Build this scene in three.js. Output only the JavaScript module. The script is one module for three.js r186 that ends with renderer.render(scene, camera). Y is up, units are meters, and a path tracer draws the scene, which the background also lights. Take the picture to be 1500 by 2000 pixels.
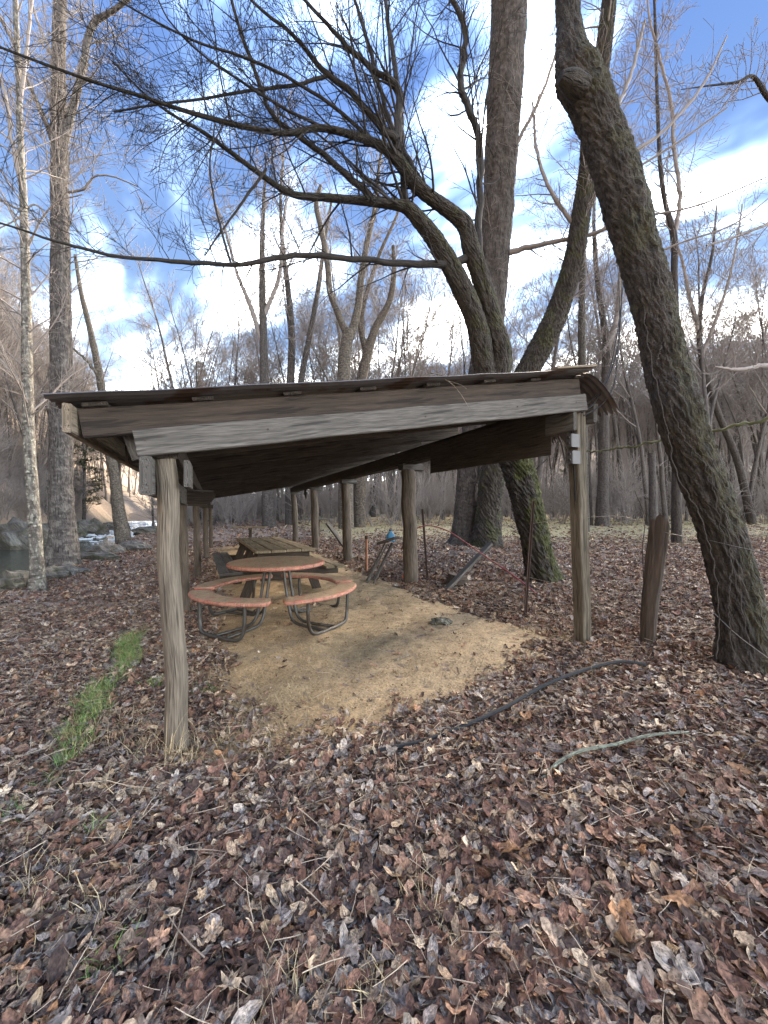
import * as THREE from 'three';
import { SimplexNoise } from 'three/addons/math/SimplexNoise.js';
import { mergeGeometries, toCreasedNormals } from 'three/addons/utils/BufferGeometryUtils.js';

// ---------------------------------------------------------------- random and noise
function mulberry(a) { return () => { a |= 0; a = a + 0x6D2B79F5 | 0; let t = Math.imul(a ^ a >>> 15, 1 | a); t = t + Math.imul(t ^ t >>> 7, 61 | t) ^ t; return ((t ^ t >>> 14) >>> 0) / 4294967296; }; }
let rnd = mulberry(11);
const sn = new SimplexNoise({ random: mulberry(5) });
const n2 = (x, y) => sn.noise(x, y), n3 = (x, y, z) => sn.noise3d(x, y, z);
const fbm2 = (x, y, o = 4) => { let s = 0, a = .5, f = 1; for (let i = 0; i < o; i++) { s += a * n2(x * f + 7.3 * i, y * f - 3.1 * i); a *= .5; f *= 2.03; } return s; };
const fbm3 = (x, y, z, o = 4) => { let s = 0, a = .5, f = 1; for (let i = 0; i < o; i++) { s += a * n3(x * f + 7.3 * i, y * f - 3.1 * i, z * f + 1.7 * i); a *= .5; f *= 2.03; } return s; };
const clamp = (x, a = 0, b = 1) => Math.min(b, Math.max(a, x));
const sstep = (a, b, x) => { const t = clamp((x - a) / (b - a)); return t * t * (3 - 2 * t); };
const lerp = (a, b, t) => a + (b - a) * t;
const mix3 = (a, b, t) => [lerp(a[0], b[0], t), lerp(a[1], b[1], t), lerp(a[2], b[2], t)];
const rr = (a, b) => a + (b - a) * rnd();
const V = (x, y, z) => new THREE.Vector3(x, y, z);

// ---------------------------------------------------------------- camera, sky, sun, exposure
const EYE = 1.45, F = 753;
const scene = new THREE.Scene();
const camera = new THREE.PerspectiveCamera(2 * Math.atan(1000 / F) * 180 / Math.PI, .75, .05, 2000);
camera.position.set(0, EYE, 0);
camera.lookAt(0, EYE, -10);
const renderer = new THREE.WebGLRenderer({ antialias: true });
renderer.toneMapping = THREE.LinearToneMapping;
renderer.toneMappingExposure = 5.8;
renderer.shadowMap.enabled = true;
const CX = 3.4, CZ = 1.2; // where the cloud field lies
const SUN = V(.497, .5, -.71).normalize();
{
  const W = 2048, H = 1024, d = new Float32Array(W * H * 4);
  for (let j = 0; j < H; j++) {
    const el = ((j + .5) / H - .5) * Math.PI, y = Math.sin(el), c = Math.cos(el);
    for (let i = 0; i < W; i++) {
      const az = ((i + .5) / W - .5) * 2 * Math.PI, x = c * Math.cos(az), z = c * Math.sin(az), o = (j * W + i) * 4;
      const e = Math.max(y, 0);
      // clear air: deep blue overhead, paler low down
      const air = Math.pow(e, .7); let r = lerp(.115, .0175, air), g = lerp(.16, .045, air), b = lerp(.20, .14, air);
      // one cloud layer, seen in perspective, closing up towards the horizon
      const k = 1 / (e + .24), px = x * k * 1.7 + CX, pz = z * k * 1.7 + CZ, wx = .35 * fbm3(px * .7, pz * .7, 5.5, 3), qa = px * .8 + pz * .6, qb = -px * .6 + pz * .8;
      let n = fbm3(qa * .62 + wx, qb * 1.35 - wx, 2.2, 7) + .22 * fbm3(qa * 2.2, qb * 5.5, 9.1, 4);
      n += lerp(.46, -.24, sstep(.04, .70, e));
      const a = sstep(-.38, .58, n), thick = sstep(.1, .8, n);
      const s = x * SUN.x + y * SUN.y + z * SUN.z, glow = Math.pow(Math.max(s, 0), 6);
      const cl = lerp(2.9, 1.9, thick) * lerp(1.15, .75, sstep(.1, .9, e)) + glow * 1.0;
      // thin edges of cloud let the blue through
      const lg = (u, v) => Math.exp(lerp(Math.log(u), Math.log(v), a));
      r = lg(r, cl * 1.0); g = lg(g, cl * .975); b = lg(b, cl * .93);
      d[o] = r; d[o + 1] = g; d[o + 2] = b; d[o + 3] = 1;
    }
  }
  const t = new THREE.DataTexture(d, W, H, THREE.RGBAFormat, THREE.FloatType);
  t.mapping = THREE.EquirectangularReflectionMapping; t.magFilter = t.minFilter = THREE.LinearFilter; t.wrapS = THREE.RepeatWrapping; t.needsUpdate = true;
  scene.background = t; scene.environment = t;
}
const sun = new THREE.DirectionalLight(0xffe8cc, 4.5);
sun.position.copy(SUN).multiplyScalar(60); sun.castShadow = true; sun.shadow.radius = 26;
Object.assign(sun.shadow.camera, { left: -40, right: 40, top: 40, bottom: -40, near: 1, far: 160 });
sun.shadow.mapSize.set(2048, 2048);
scene.add(sun); scene.add(sun.target);

// ---------------------------------------------------------------- names, labels
const taken = new Map();
function numbered(n) { const k = taken.get(n) || 0; taken.set(n, k + 1); return k ? `${n}_${String(k).padStart(3, '0')}` : n; }
function tag(o, label, category, group) { o.userData.label = label; o.userData.category = category; if (group) o.userData.group = group; return o; }
function thing(name, label, category, pos = [0, 0, 0], turn = 0, group) { const g = new THREE.Group(); g.name = numbered(name); g.position.set(...pos); g.rotation.y = turn; tag(g, label, category, group); scene.add(g); return g; }
function mesh(name, geo, mat, parent) { const m = new THREE.Mesh(geo, mat); m.name = parent && parent !== scene ? name : numbered(name); m.castShadow = m.receiveShadow = true; (parent || scene).add(m); return m; }
function copyOf(o, label, group) { const c = o.clone(); c.name = numbered(o.userData.base || o.name.replace(/_\d{3}$/, '')); c.userData = { ...o.userData }; if (label) c.userData.label = label; if (group) c.userData.group = group; scene.add(c); return c; }
const structure = o => { o.userData.kind = 'structure'; return o; };
const stuff = o => { o.userData.kind = 'stuff'; return o; };

// ---------------------------------------------------------------- the lie of the land
const TH = 24 * Math.PI / 180, CT = Math.cos(TH), ST = Math.sin(TH), OX = -1.295, OD = 2.35;
// shelter frame: lx across (low side to high side), lv along its length away from the viewer
const toLocal = (x, z) => { const dx = x - OX, dd = -z - OD; return [dx * CT + dd * ST, -dx * ST + dd * CT]; };
const toWorld = (lx, lv) => [OX + lx * CT - lv * ST, -(OD + lx * ST + lv * CT)];
const bankAt = lv => -4.15 + .25 * n2(lv * .22, 4.1) + .12 * n2(lv * .9, 1.1);
const waterAt = lv => -.52 + clamp((lv - 8) / 40) * .75;
function gh(x, z) {
  const [lx, lv] = toLocal(x, z), D = -z;
  let h = .046 * lerp(0, clamp(lx, -2, 7), 1);
  const far = sstep(12, 46, D) * .85; h += far;
  h += .05 * fbm2(x * .35, z * .35, 3) + .012 * n2(x * 1.7, z * 1.7);
  const e = bankAt(lv);
  if (lx < e + 1) {
    const bed = waterAt(lv) - .45;
    const t = sstep(e + .55, e - .6, lx);
    h = lerp(h, bed, t);
    const back = -10.6 + .5 * n2(lv * .15, 8);
    if (lx < back + 1.2) { const s = back - lx; h = lerp(h, waterAt(lv) + .5 + Math.max(s, 0) * .98 + 1.1 * fbm2(x * .12, z * .12, 3), sstep(-1.2, 1.2, s)); }
  }
  return h;
}
const at = (px, py, D) => V((px - 750) / F * D, EYE + (1000 - py) / F * D, -D);
const foot = (px, D) => { const x = (px - 750) / F * D; return V(x, gh(x, -D), -D); };

// ---------------------------------------------------------------- textures (grain, bark, soil): colour and relief of matter only
function tex(size, fn, srgb) {
  const d = new Uint8Array(size * size * 4);
  for (let j = 0; j < size; j++) for (let i = 0; i < size; i++) { const c = fn(i / size, j / size), o = (j * size + i) * 4; for (let k = 0; k < 3; k++) d[o + k] = clamp(Array.isArray(c) ? c[k] : c) * 255; d[o + 3] = 255; }
  const t = new THREE.DataTexture(d, size, size); t.wrapS = t.wrapT = THREE.RepeatWrapping; t.magFilter = THREE.LinearFilter; t.minFilter = THREE.LinearMipmapLinearFilter; t.generateMipmaps = true; if (srgb) t.colorSpace = THREE.SRGBColorSpace; t.needsUpdate = true; return t;
}
// tileable noise on a torus
const TP = Math.PI * 2;
const tile = (u, v, fu, fv, o = 4, seed = 0) => { let s = 0, a = .5; for (let k = 0; k < o; k++) { const A = fu * (1 << k) / TP, B = fv * (1 << k) / TP; const x = Math.cos(u * TP) * A, y = Math.sin(u * TP) * A, z = Math.cos(v * TP) * B, w = Math.sin(v * TP) * B; s += a * sn.noise4d(x + seed, y + k * 3, z - seed, w); a *= .55; } return s; };
const rep = (t, a, b) => { const c = t.clone(); c.repeat.set(a, b); c.needsUpdate = true; return c; };
const barkH = (u, v) => { const w = .05 * tile(u, v, 4, 4, 2, 3); const r = 1 - Math.abs(tile(u + w, v, 11, 2.2, 3, 1)) * 2.4; const c = 1 - Math.abs(tile(u, v, 7, 7, 3, 9)) * 2; return clamp(.55 * r + .2 * c + .25 + .25 * tile(u, v, 30, 30, 2, 4)); };
const barkBump = tex(512, (u, v) => barkH(u, v));
const barkMap = tex(512, (u, v) => { const h = barkH(u, v), p = .5 + .6 * tile(u, v, 3, 3, 4, 12); const g = .3 + .58 * h + .3 * (p - .5); return [g, g * .985, g * .965]; }, true);
const smoothBark = tex(512, (u, v) => { const p = tile(u, v, 5, 5, 5, 2), q = sstep(.05, .3, tile(u, v, 9, 13, 4, 22)), l = sstep(.2, .35, tile(u, v, 2, 22, 3, 31)); const g = .62 + .3 * p; return mix3(mix3([g, g * .98, g * .95], [.95, .97, .93], q * .75), [.25, .24, .23], l * .55); }, true);
const woodH = (u, v) => { const w = .06 * tile(u, v, 1.5, 3, 2, 7); const g = tile(u, v + w, 1.6, 34, 4, 5); const crack = sstep(.24, .36, tile(u, v, 1.2, 18, 3, 41)), fib = tile(u, v, 6, 90, 2, 43); return clamp(.55 + .6 * g - .5 * crack + .5 * fib); };
const woodMap = tex(512, (u, v) => { const h = woodH(u, v), p = .5 + .7 * tile(u, v, 2, 3, 4, 15), k = sstep(.5, .6, tile(u, v, 2, 4, 2, 77)); const g = .43 + .44 * h + .22 * (p - .5); return mix3([g, g * .97, g * .93], [.28, .25, .22], k * .6); }, true);
const woodBump = tex(512, (u, v) => woodH(u, v));
const soilMap = tex(512, (u, v) => { const a = tile(u, v, 6, 6, 6, 1), b = tile(u, v, 40, 40, 3, 8), c = sstep(.1, .3, tile(u, v, 24, 24, 3, 17)); const g = .6 + .3 * a + .26 * b; return mix3([g, g * .98, g * .95], [g * .55, g * .52, g * .5], c * .7); }, true);
const soilBump = tex(512, (u, v) => .5 + .5 * tile(u, v, 16, 16, 5, 6));
const sandMap = tex(512, (u, v) => { const a = tile(u, v, 6, 6, 6, 1), b = tile(u, v, 40, 40, 3, 8), c = sstep(.16, .34, tile(u, v, 24, 24, 3, 17)); const g = .86 + .18 * a + .2 * b; return mix3([g, g * .98, g * .95], [g * .62, g * .58, g * .53], c * .7); }, true);
const rustMap = tex(256, (u, v) => { const a = tile(u, v, 4, 4, 5, 3); return mix3([.60, .60, .61], [.45, .37, .32], sstep(-.05, .35, a)); }, true);
const M = {};
const std = (o) => new THREE.MeshStandardMaterial({ roughness: .92, metalness: 0, ...o });
M.bark = std({ color: new THREE.Color().setRGB(.12, .112, .109), map: barkMap, bumpMap: barkBump, bumpScale: .035, vertexColors: true });
M.barkPale = std({ color: new THREE.Color().setRGB(.26, .25, .237), map: smoothBark, bumpMap: barkBump, bumpScale: .006, vertexColors: true });
M.twig = std({ color: new THREE.Color().setRGB(.185, .168, .158) });
M.moss = std({ color: new THREE.Color().setRGB(.06, .053, .045), map: rep(barkMap, 1, 1.6), bumpMap: rep(barkBump, 1, 1.6), bumpScale: .03, vertexColors: true });
const wood = (r, g, b) => std({ color: new THREE.Color().setRGB(r, g, b), map: woodMap, bumpMap: woodBump, bumpScale: .009 });
M.greyWood = wood(.195, .20, .203); M.brownWood = wood(.08, .064, .054); M.darkWood = wood(.11, .095, .085); M.paleWood = wood(.45, .40, .33); M.postWood = wood(.29, .265, .225); M.logWood = wood(.19, .168, .142); M.tableWood = wood(.46, .41, .30); M.rotWood = wood(.115, .092, .075); M.treated = wood(.21, .195, .155);
M.needle = std({ color: new THREE.Color().setRGB(.075, .09, .05) });
M.roofMetal = std({ color: new THREE.Color().setRGB(.42, .40, .39), map: rep(rustMap, 1, 1), metalness: .55, roughness: .6 });
M.galv = std({ color: new THREE.Color().setRGB(.2, .205, .19), metalness: .5, roughness: .5, map: rustMap });
M.rust = std({ color: new THREE.Color().setRGB(.05, .033, .028), roughness: .9 });
M.rustPale = std({ color: new THREE.Color().setRGB(.26, .13, .08), roughness: .9 });
M.hose = std({ color: new THREE.Color().setRGB(.010, .012, .015), roughness: .85 });
M.cable = std({ color: new THREE.Color().setRGB(.008, .008, .009), roughness: .95 });
M.redPipe = std({ color: new THREE.Color().setRGB(.20, .045, .05), roughness: .5 });
M.wire = std({ color: new THREE.Color().setRGB(.2, .19, .18), metalness: .6, roughness: .6 });
M.plate = std({ color: new THREE.Color().setRGB(.10, .105, .11), metalness: .4, roughness: .5 });
M.black = std({ color: new THREE.Color().setRGB(.02, .02, .02) });
M.rock = std({ map: soilMap, bumpMap: soilBump, bumpScale: .02, vertexColors: true });

// ---------------------------------------------------------------- mesh builder: tapered, bumpy tubes
class MB {
  constructor() { this.p = []; this.n = []; this.u = []; this.c = []; this.i = []; }
  get tris() { return this.i.length / 3; }
  tube(pts, rad, sides, o = {}) {
    const n = pts.length, S = sides + 1, base = this.p.length / 3;
    let T = V(0, 0, 0), N = V(0, 0, 0), B = V(0, 0, 0), prev = null, along = o.v0 || 0;
    const G = [];
    for (let k = 0; k < n; k++) {
      const a = pts[Math.max(0, k - 1)], b = pts[Math.min(n - 1, k + 1)];
      T.subVectors(b, a).normalize();
      if (!prev) { N.set(Math.abs(T.y) > .9 ? 1 : 0, Math.abs(T.y) > .9 ? 0 : 1, 0); N.addScaledVector(T, -N.dot(T)).normalize(); } else { N.copy(prev).addScaledVector(T, -prev.dot(T)).normalize(); }
      prev = N.clone(); B.crossVectors(T, N);
      if (k) along += pts[k].distanceTo(pts[k - 1]);
      const r0 = typeof rad === 'function' ? rad(k / (n - 1)) : rad[k];
      for (let s = 0; s < S; s++) {
        const th = (s % sides) / sides * TP, cs = Math.cos(th), sn_ = Math.sin(th);
        const dx = N.x * cs + B.x * sn_, dy = N.y * cs + B.y * sn_, dz = N.z * cs + B.z * sn_;
        const r = o.rad ? r0 * o.rad(th, along, pts[k], dx, dy, dz, k / (n - 1)) : r0;
        this.p.push(pts[k].x + dx * r, pts[k].y + dy * r, pts[k].z + dz * r);
        this.n.push(dx, dy, dz);
        this.u.push((s / sides) * (o.wrap || Math.max(1, Math.round(TP * (o.r0 || r0) / .5)) * .5) * 1.0, along);
        if (this.col || o.col) { const c = o.col ? o.col(dx, dy, dz, pts[k], along, th, k / (n - 1)) : this.col; this.c.push(c[0], c[1], c[2]); } else this.c.push(1, 1, 1);
      }
    }
    for (let k = 0; k < n - 1; k++) for (let s = 0; s < sides; s++) { const a = base + k * S + s, b = a + S; this.i.push(a, a + 1, b, a + 1, b + 1, b); }
    if (o.rad) { // normals from the bumpy surface
      const P = (k, s) => { const q = (base + k * S + ((s + sides) % sides)) * 3; return V(this.p[q], this.p[q + 1], this.p[q + 2]); };
      for (let k = 0; k < n; k++) for (let s = 0; s < S; s++) {
        const t = P(Math.min(n - 1, k + 1), s % sides).sub(P(Math.max(0, k - 1), s % sides)), w = P(k, (s % sides) + 1).sub(P(k, (s % sides) - 1));
        const q = (base + k * S + s) * 3, nn = w.cross(t).normalize(); if (nn.x * this.n[q] + nn.y * this.n[q + 1] + nn.z * this.n[q + 2] < 0) nn.negate();
        this.n[q] = nn.x; this.n[q + 1] = nn.y; this.n[q + 2] = nn.z;
      }
    }
    for (const end of [o.cap0 ? 0 : -1, o.cap1 ? n - 1 : -1]) if (end >= 0) {
      const m = this.p.length / 3, q = pts[end], d = pts[end].clone().sub(pts[end ? end - 1 : 1]).normalize();
      this.p.push(q.x, q.y, q.z); this.n.push(d.x, d.y, d.z); this.u.push(0, 0); this.c.push(1, 1, 1);
      for (let s = 0; s < S; s++) { const g = (base + end * S + s) * 3; this.p.push(this.p[g], this.p[g + 1], this.p[g + 2]); this.n.push(d.x, d.y, d.z); this.u.push(this.p[g] * .3 + this.p[g + 2], this.p[g + 1]); this.c.push(this.c[g], this.c[g + 1], this.c[g + 2]); }
      for (let s = 0; s < sides; s++) end ? this.i.push(m, m + 1 + s, m + 2 + s) : this.i.push(m, m + 2 + s, m + 1 + s);
    }
    return this;
  }
  tri(a, b, c, nrm) { const m = this.p.length / 3; for (const q of [a, b, c]) { this.p.push(q.x, q.y, q.z); this.n.push(nrm.x, nrm.y, nrm.z); this.u.push(0, 0); this.c.push(1, 1, 1); } this.i.push(m, m + 1, m + 2); }
  geo() { const g = new THREE.BufferGeometry(); g.setAttribute('position', new THREE.Float32BufferAttribute(this.p, 3)); g.setAttribute('normal', new THREE.Float32BufferAttribute(this.n, 3)); g.setAttribute('uv', new THREE.Float32BufferAttribute(this.u, 2)); g.setAttribute('color', new THREE.Float32BufferAttribute(this.c, 3)); g.setIndex(this.i); return g; }
}
const spline = (pts, n) => new THREE.CatmullRomCurve3(pts, false, 'centripetal').getPoints(n);
const tubeMesh = (name, pts, r, sides, mat, parent, o = {}) => mesh(name, new MB().tube(pts, typeof r === 'number' ? () => r : r, sides, { cap0: 1, cap1: 1, ...o }).geo(), mat, parent);

// chamfered timber along x, centred; grain uv in metres; slight wobble so that edges are not ruler-straight
function timber(L, H, W, o = {}) {
  const seg = o.seg || Math.max(2, Math.ceil(L / .35)), ch = o.ch ?? Math.min(.006, H * .15, W * .15), wob = o.wob ?? .003, sd = o.seed ?? rnd() * 100;
  const y = H / 2, z = W / 2, pr = [[y, z - ch], [y - ch, z], [-y + ch, z], [-y, z - ch], [-y, -z + ch], [-y + ch, -z], [y - ch, -z], [y, -z + ch]];
  const p = [], uv = [], idx = [], per = [0]; for (let k = 0; k < 8; k++) per.push(per[k] + Math.hypot(pr[k][0] - pr[(k + 1) % 8][0], pr[k][1] - pr[(k + 1) % 8][1]));
  const uo = rnd() * 3, vo = rnd() * 3;
  for (let s = 0; s <= seg; s++) { const x = -L / 2 + L * s / seg; for (let k = 0; k <= 8; k++) { const q = pr[k % 8]; p.push(x + (s == 0 || s == seg ? wob * n3(q[0] * 30, q[1] * 30, sd) : 0), q[0] + wob * n3(x * 1.3, Math.sign(q[0]) * 3, sd) + (o.bow ? o.bow * (4 * (x / L) * (x / L) - 1) : 0), q[1] + wob * n3(x * 1.3, Math.sign(q[1]) * 3 + 9, sd)); uv.push(x + uo, per[k] * 1 + vo); } }
  for (let s = 0; s < seg; s++) for (let k = 0; k < 8; k++) { const a = s * 9 + k, b = a + 9; idx.push(a, a + 1, b, a + 1, b + 1, b); }
  for (const e of [0, seg]) { const c = p.length / 3; p.push(-L / 2 + L * e / seg, 0, 0); uv.push(0, 0); for (let k = 0; k <= 8; k++) { const q = (e * 9 + k) * 3; p.push(p[q], p[q + 1], p[q + 2]); uv.push(p[q + 1] * .25 + uo, p[q + 2] * 3); } for (let k = 0; k < 8; k++) e ? idx.push(c, c + 1 + k, c + 2 + k) : idx.push(c, c + 2 + k, c + 1 + k); }
  const g = new THREE.BufferGeometry(); g.setAttribute('position', new THREE.Float32BufferAttribute(p, 3)); g.setAttribute('uv', new THREE.Float32BufferAttribute(uv, 2)); g.setIndex(idx);
  return toCreasedNormals(g, .5);
}
// a timber between two points, its height axis as near to `up` as can be
function beamBetween(name, a, b, H, W, mat, parent, o = {}) {
  const L = a.distanceTo(b), m = mesh(name, timber(L, H, W, o), mat, parent), x = b.clone().sub(a).normalize(), up = o.up || V(0, 1, 0);
  const y = up.clone().addScaledVector(x, -up.dot(x)).normalize(), z = x.clone().cross(y);
  m.quaternion.setFromRotationMatrix(new THREE.Matrix4().makeBasis(x, y, z)); m.position.copy(a).add(b).multiplyScalar(.5); return m;
}

// ---------------------------------------------------------------- ground
function sheet(us, vs, fn) { // grid mesh; fn(u,v) -> {p:[x,y,z], c:[r,g,b]}
  const p = [], c = [], uv = [], idx = [], W = us.length; for (const v of vs) for (const u of us) { const q = fn(u, v); p.push(...q.p); c.push(...q.c); uv.push(...(q.uv || [q.p[0], -q.p[2]])); }
  for (let j = 0; j < vs.length - 1; j++) for (let i = 0; i < W - 1; i++) { const a = j * W + i; idx.push(a, a + 1, a + W, a + 1, a + W + 1, a + W); }
  const g = new THREE.BufferGeometry(); g.setAttribute('position', new THREE.Float32BufferAttribute(p, 3)); g.setAttribute('uv', new THREE.Float32BufferAttribute(uv, 2)); g.setAttribute('color', new THREE.Float32BufferAttribute(c, 3)); g.setIndex(idx); g.computeVertexNormals(); return g;
}
const spread = (n, near, farr) => { const o = []; for (let i = -n; i <= n; i++) { const t = i / n; o.push(Math.sign(t) * (near * Math.abs(t) + (farr - near) * Math.pow(Math.abs(t), 5))); } return o; };
// how sandy the floor is under the shelter (1) as against leaf litter (0)
function sandiness(x, z) {
  const [lx, lv] = toLocal(x, z), w = .35 * fbm2(x * 1.1, z * 1.1, 4), f = .12 + .06 * lx;
  const front = sstep(-.35, .55, lv + .12 + .25 * sstep(.2, 1.2, lx) * sstep(3.2, 1.6, lx) + w), left = sstep(-.1, .5, lx - .15 + w), right = sstep(-.05, .3, 3.25 - lx + w * .8 + (lv > 2.2 ? 0 : .15)), back = sstep(15.5, 12, lv + w * 3);
  return front * left * right * back;
}
const meadow = (x, z) => { const [lx, lv] = toLocal(x, z); return sstep(12, 18, -z + 2 * n2(x * .3, z * .3)) * sstep(4.0, 6.5, lx) * clamp(.8 + .9 * fbm2(x * .25, z * .25, 3)); };
M.ground = std({ map: rep(sandMap, .8, .8), bumpMap: rep(soilBump, .8, .8), bumpScale: .03, vertexColors: true, roughness: 1 });
const ground = structure(mesh('ground', sheet(spread(210, 13, 420), spread(210, 13, 420), (u, v) => {
  const x = u - .5, z = v - 5, [lx, lv] = toLocal(x, z), h = gh(x, z);
  const n = .5 + .5 * fbm2(x * .5, z * .5, 4), m = meadow(x, z), wet = sstep(bankAt(lv) + .5, bankAt(lv) - .2, lx);
  let c = mix3([.22, .175, .15], [.36, .30, .255], n);
  c = mix3(c, [.40, .37, .20], m * .85);
  if (lx < -10.3) c = mix3([.22, .19, .16], [.36, .315, .27], n); else c = mix3(c, [.10, .10, .07], wet);
  return { p: [x, h, z], c };
}), M.ground));
console.log('ground');

// sandy floor under the roof
M.sand = std({ map: rep(sandMap, 1.3, 1.3), bumpMap: rep(soilBump, 1.6, 1.6), bumpScale: .012, vertexColors: true, roughness: 1 });
{
  const us = [], vs = []; for (let x = -.5; x < 4.6; x += .045) us.push(x); for (let v = -1.3; v < 6; v += .045) vs.push(v); for (let v = 6; v < 17; v += .15) vs.push(v);
  structure(mesh('sandy_floor', sheet(us, vs, (lx, lv) => {
    const [x, z] = toWorld(lx, lv), s = sandiness(x, z);
    const pits = Math.max(0, fbm2(x * 4.5, z * 4.5, 3) - .1) * .045, y = gh(x, z) + lerp(-.05, .012, sstep(.15, .5, s)) - pits * sstep(.5, .9, s) + .004 * n2(x * 14, z * 14);
    const straw = sstep(1.9, .5, lx + .5 * fbm2(x, z, 3)) * .9, n = .5 + .5 * fbm2(x * 1.6 + 3, z * 1.6, 4);
    let c = mix3([.39, .315, .205], [.50, .41, .275], n); c = mix3(c, [.36, .27, .16], straw * .7);
    // damp, mossy dark patch in the middle and small clods
    const d = Math.hypot((lx - 1.55) / .75, (lv - 1.15) / .5) + .6 * fbm2(x * 2.2, z * 2.2, 3); c = mix3(c, [.20, .185, .13], sstep(1.1, .4, d) * .75);
    c = mix3(c, [.26, .2, .14], sstep(.2, .4, fbm2(x * 7.5 + 9, z * 7.5, 4)) * .35);
    return { p: [x, y, z], c };
  }), M.sand));
}

// ---------------------------------------------------------------- creek
M.water = new THREE.MeshPhysicalMaterial({ color: new THREE.Color().setRGB(.035, .045, .036), roughness: .07, metalness: 0, ior: 1.33, specularIntensity: 1, bumpMap: rep(tex(512, (u, v) => .5 + .5 * tile(u, v, 10, 7, 4, 19)), .35, .35), bumpScale: .035 });
M.foam = std({ color: new THREE.Color().setRGB(.5, .53, .54), roughness: .6 });
{
  const us = [], vs = []; for (let i = 0; i <= 60; i++) us.push(-12.5 + i * .155); for (let i = 0; i <= 190; i++) vs.push(-14 + i * .42);
  const fast = lv => sstep(22, 28, lv);
  const rip = (x, z, lv) => .008 * n2(x * 1.5, z * 1.5) + fast(lv) * .11 * fbm2(x * 1.3, z * 1.3, 4);
  structure(mesh('creek_water', sheet(us, vs, (lx, lv) => { const [x, z] = toWorld(lx, lv); return { p: [x, waterAt(lv) + rip(x, z, lv), z], c: [1, 1, 1] }; }), M.water));
  const us2 = [], vs2 = []; for (let i = 0; i <= 70; i++) us2.push(-10.6 + i * .09); for (let i = 0; i <= 320; i++) vs2.push(22 + i * .1);
  stuff(tag(mesh('white_water', sheet(us2, vs2, (lx, lv) => { const [x, z] = toWorld(lx, lv); const f = fbm2(lx * .9 + 4, lv * .55, 4) + fast(lv) * .3 - .48 + .25 * n2(lx * 4, lv * 2); return { p: [x, waterAt(lv) + rip(x, z, lv) + clamp(f * .5, -.06, .05), z], c: [1, 1, 1] }; }), M.foam), 'white foaming rapids on the creek at far left', 'rapids'));
}

// ---------------------------------------------------------------- rocks
function rockGeo(seed, sx, sy, sz, base, moss) {
  const g0 = new THREE.IcosahedronGeometry(1, 4), p = g0.attributes.position, c = [];
  for (let i = 0; i < p.count; i++) { let x = p.getX(i), y = p.getY(i), z = p.getZ(i); const k = 1 + .45 * fbm3(x * .9 + seed, y * .9, z * .9, 3) + .1 * fbm3(x * 4, y * 4 + seed, z * 4, 3); const q = Math.round(y * k * 3.2 + .6 * n2(x + seed, z)) / 3.2; const yy = lerp(y * k, q, .55); p.setXYZ(i, x * k * sx, yy * sy, z * k * sz); const n = fbm3(x * 2 + seed, y * 2, z * 2, 4), lich = sstep(.12, .25, fbm3(x * 4, y * 4, z * 4 + seed, 3)), ms = moss * sstep(-.05, .25, n); c.push(...mix3(mix3(base, [.5, .52, .49], lich * .6), [.10, .115, .04], ms)); }
  g0.setAttribute('color', new THREE.Float32BufferAttribute(c, 3)); g0.computeVertexNormals(); const uv = g0.attributes.uv; for (let i = 0; i < uv.count; i++) uv.setXY(i, p.getX(i) + p.getY(i), p.getZ(i)); return g0;
}
const rocks = [
  [205, 14.2, .62, .28, .45, 'pale layered bank rock below the leaning dead tree', .1, .5], [262, 15.6, .75, .3, .5, 'broad pale ledge rock at creek bend', .1, .0], [180, 12.6, .9, .17, .35, 'low moss topped ledge rock behind big left trunk', .9, .3],
  [128, 9.6, .62, .16, .34, 'flat lichen grey rock between birch and big trunk', .25, .2], [28, 7.9, .55, .3, .4, 'dark mossy boulder at left frame edge by creek', .7, .1], [95, 8.9, .4, .2, .3, 'small mossy rock behind the birch foot', .8, .9],
  [170, 27, 1.3, .9, 1, 'boulder on far bank beside the rapids', .5, .4], [30, 19, 1.9, 1.1, 1.2, 'large dark boulder across the creek at left edge', .6, .2], [110, 24, 1.4, .8, 1, 'mossy boulder across the pool behind trunk', .8, .6], [225, 31, 1.1, .6, .8, 'wet boulder at the head of the rapids', .3, .7], [290, 24, .8, .35, .6, 'grey rock on bank left of front post', .2, .8]];
for (const [px, D, sx, sy, sz, label, moss, sd] of rocks) { const f = foot(px, D), [lx, lv] = toLocal(f.x, f.z); const y = lx < bankAt(lv) - .2 && lx > -9.5 ? waterAt(lv) : f.y; const m = mesh('rock', rockGeo(sd * 31 + px, sx, sy, sz, [.27, .26, .24], moss), M.rock); m.position.set(f.x, y + sy * .15, f.z); m.rotation.y = -TH + sd; tag(m, label, 'rock', 'rocks along the creek'); }
{ const f = foot(862, 3.25 * 1.55); f.copy(at(862, 1226, 4.55)); const m = mesh('rock', rockGeo(7, .135, .045, .10, [.27, .27, .23], .5), M.rock); m.position.set(f.x, gh(f.x, f.z) + .022, f.z); tag(m, 'flat grey stone lying alone in the sand floor', 'rock'); }
console.log('rocks');

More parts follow.
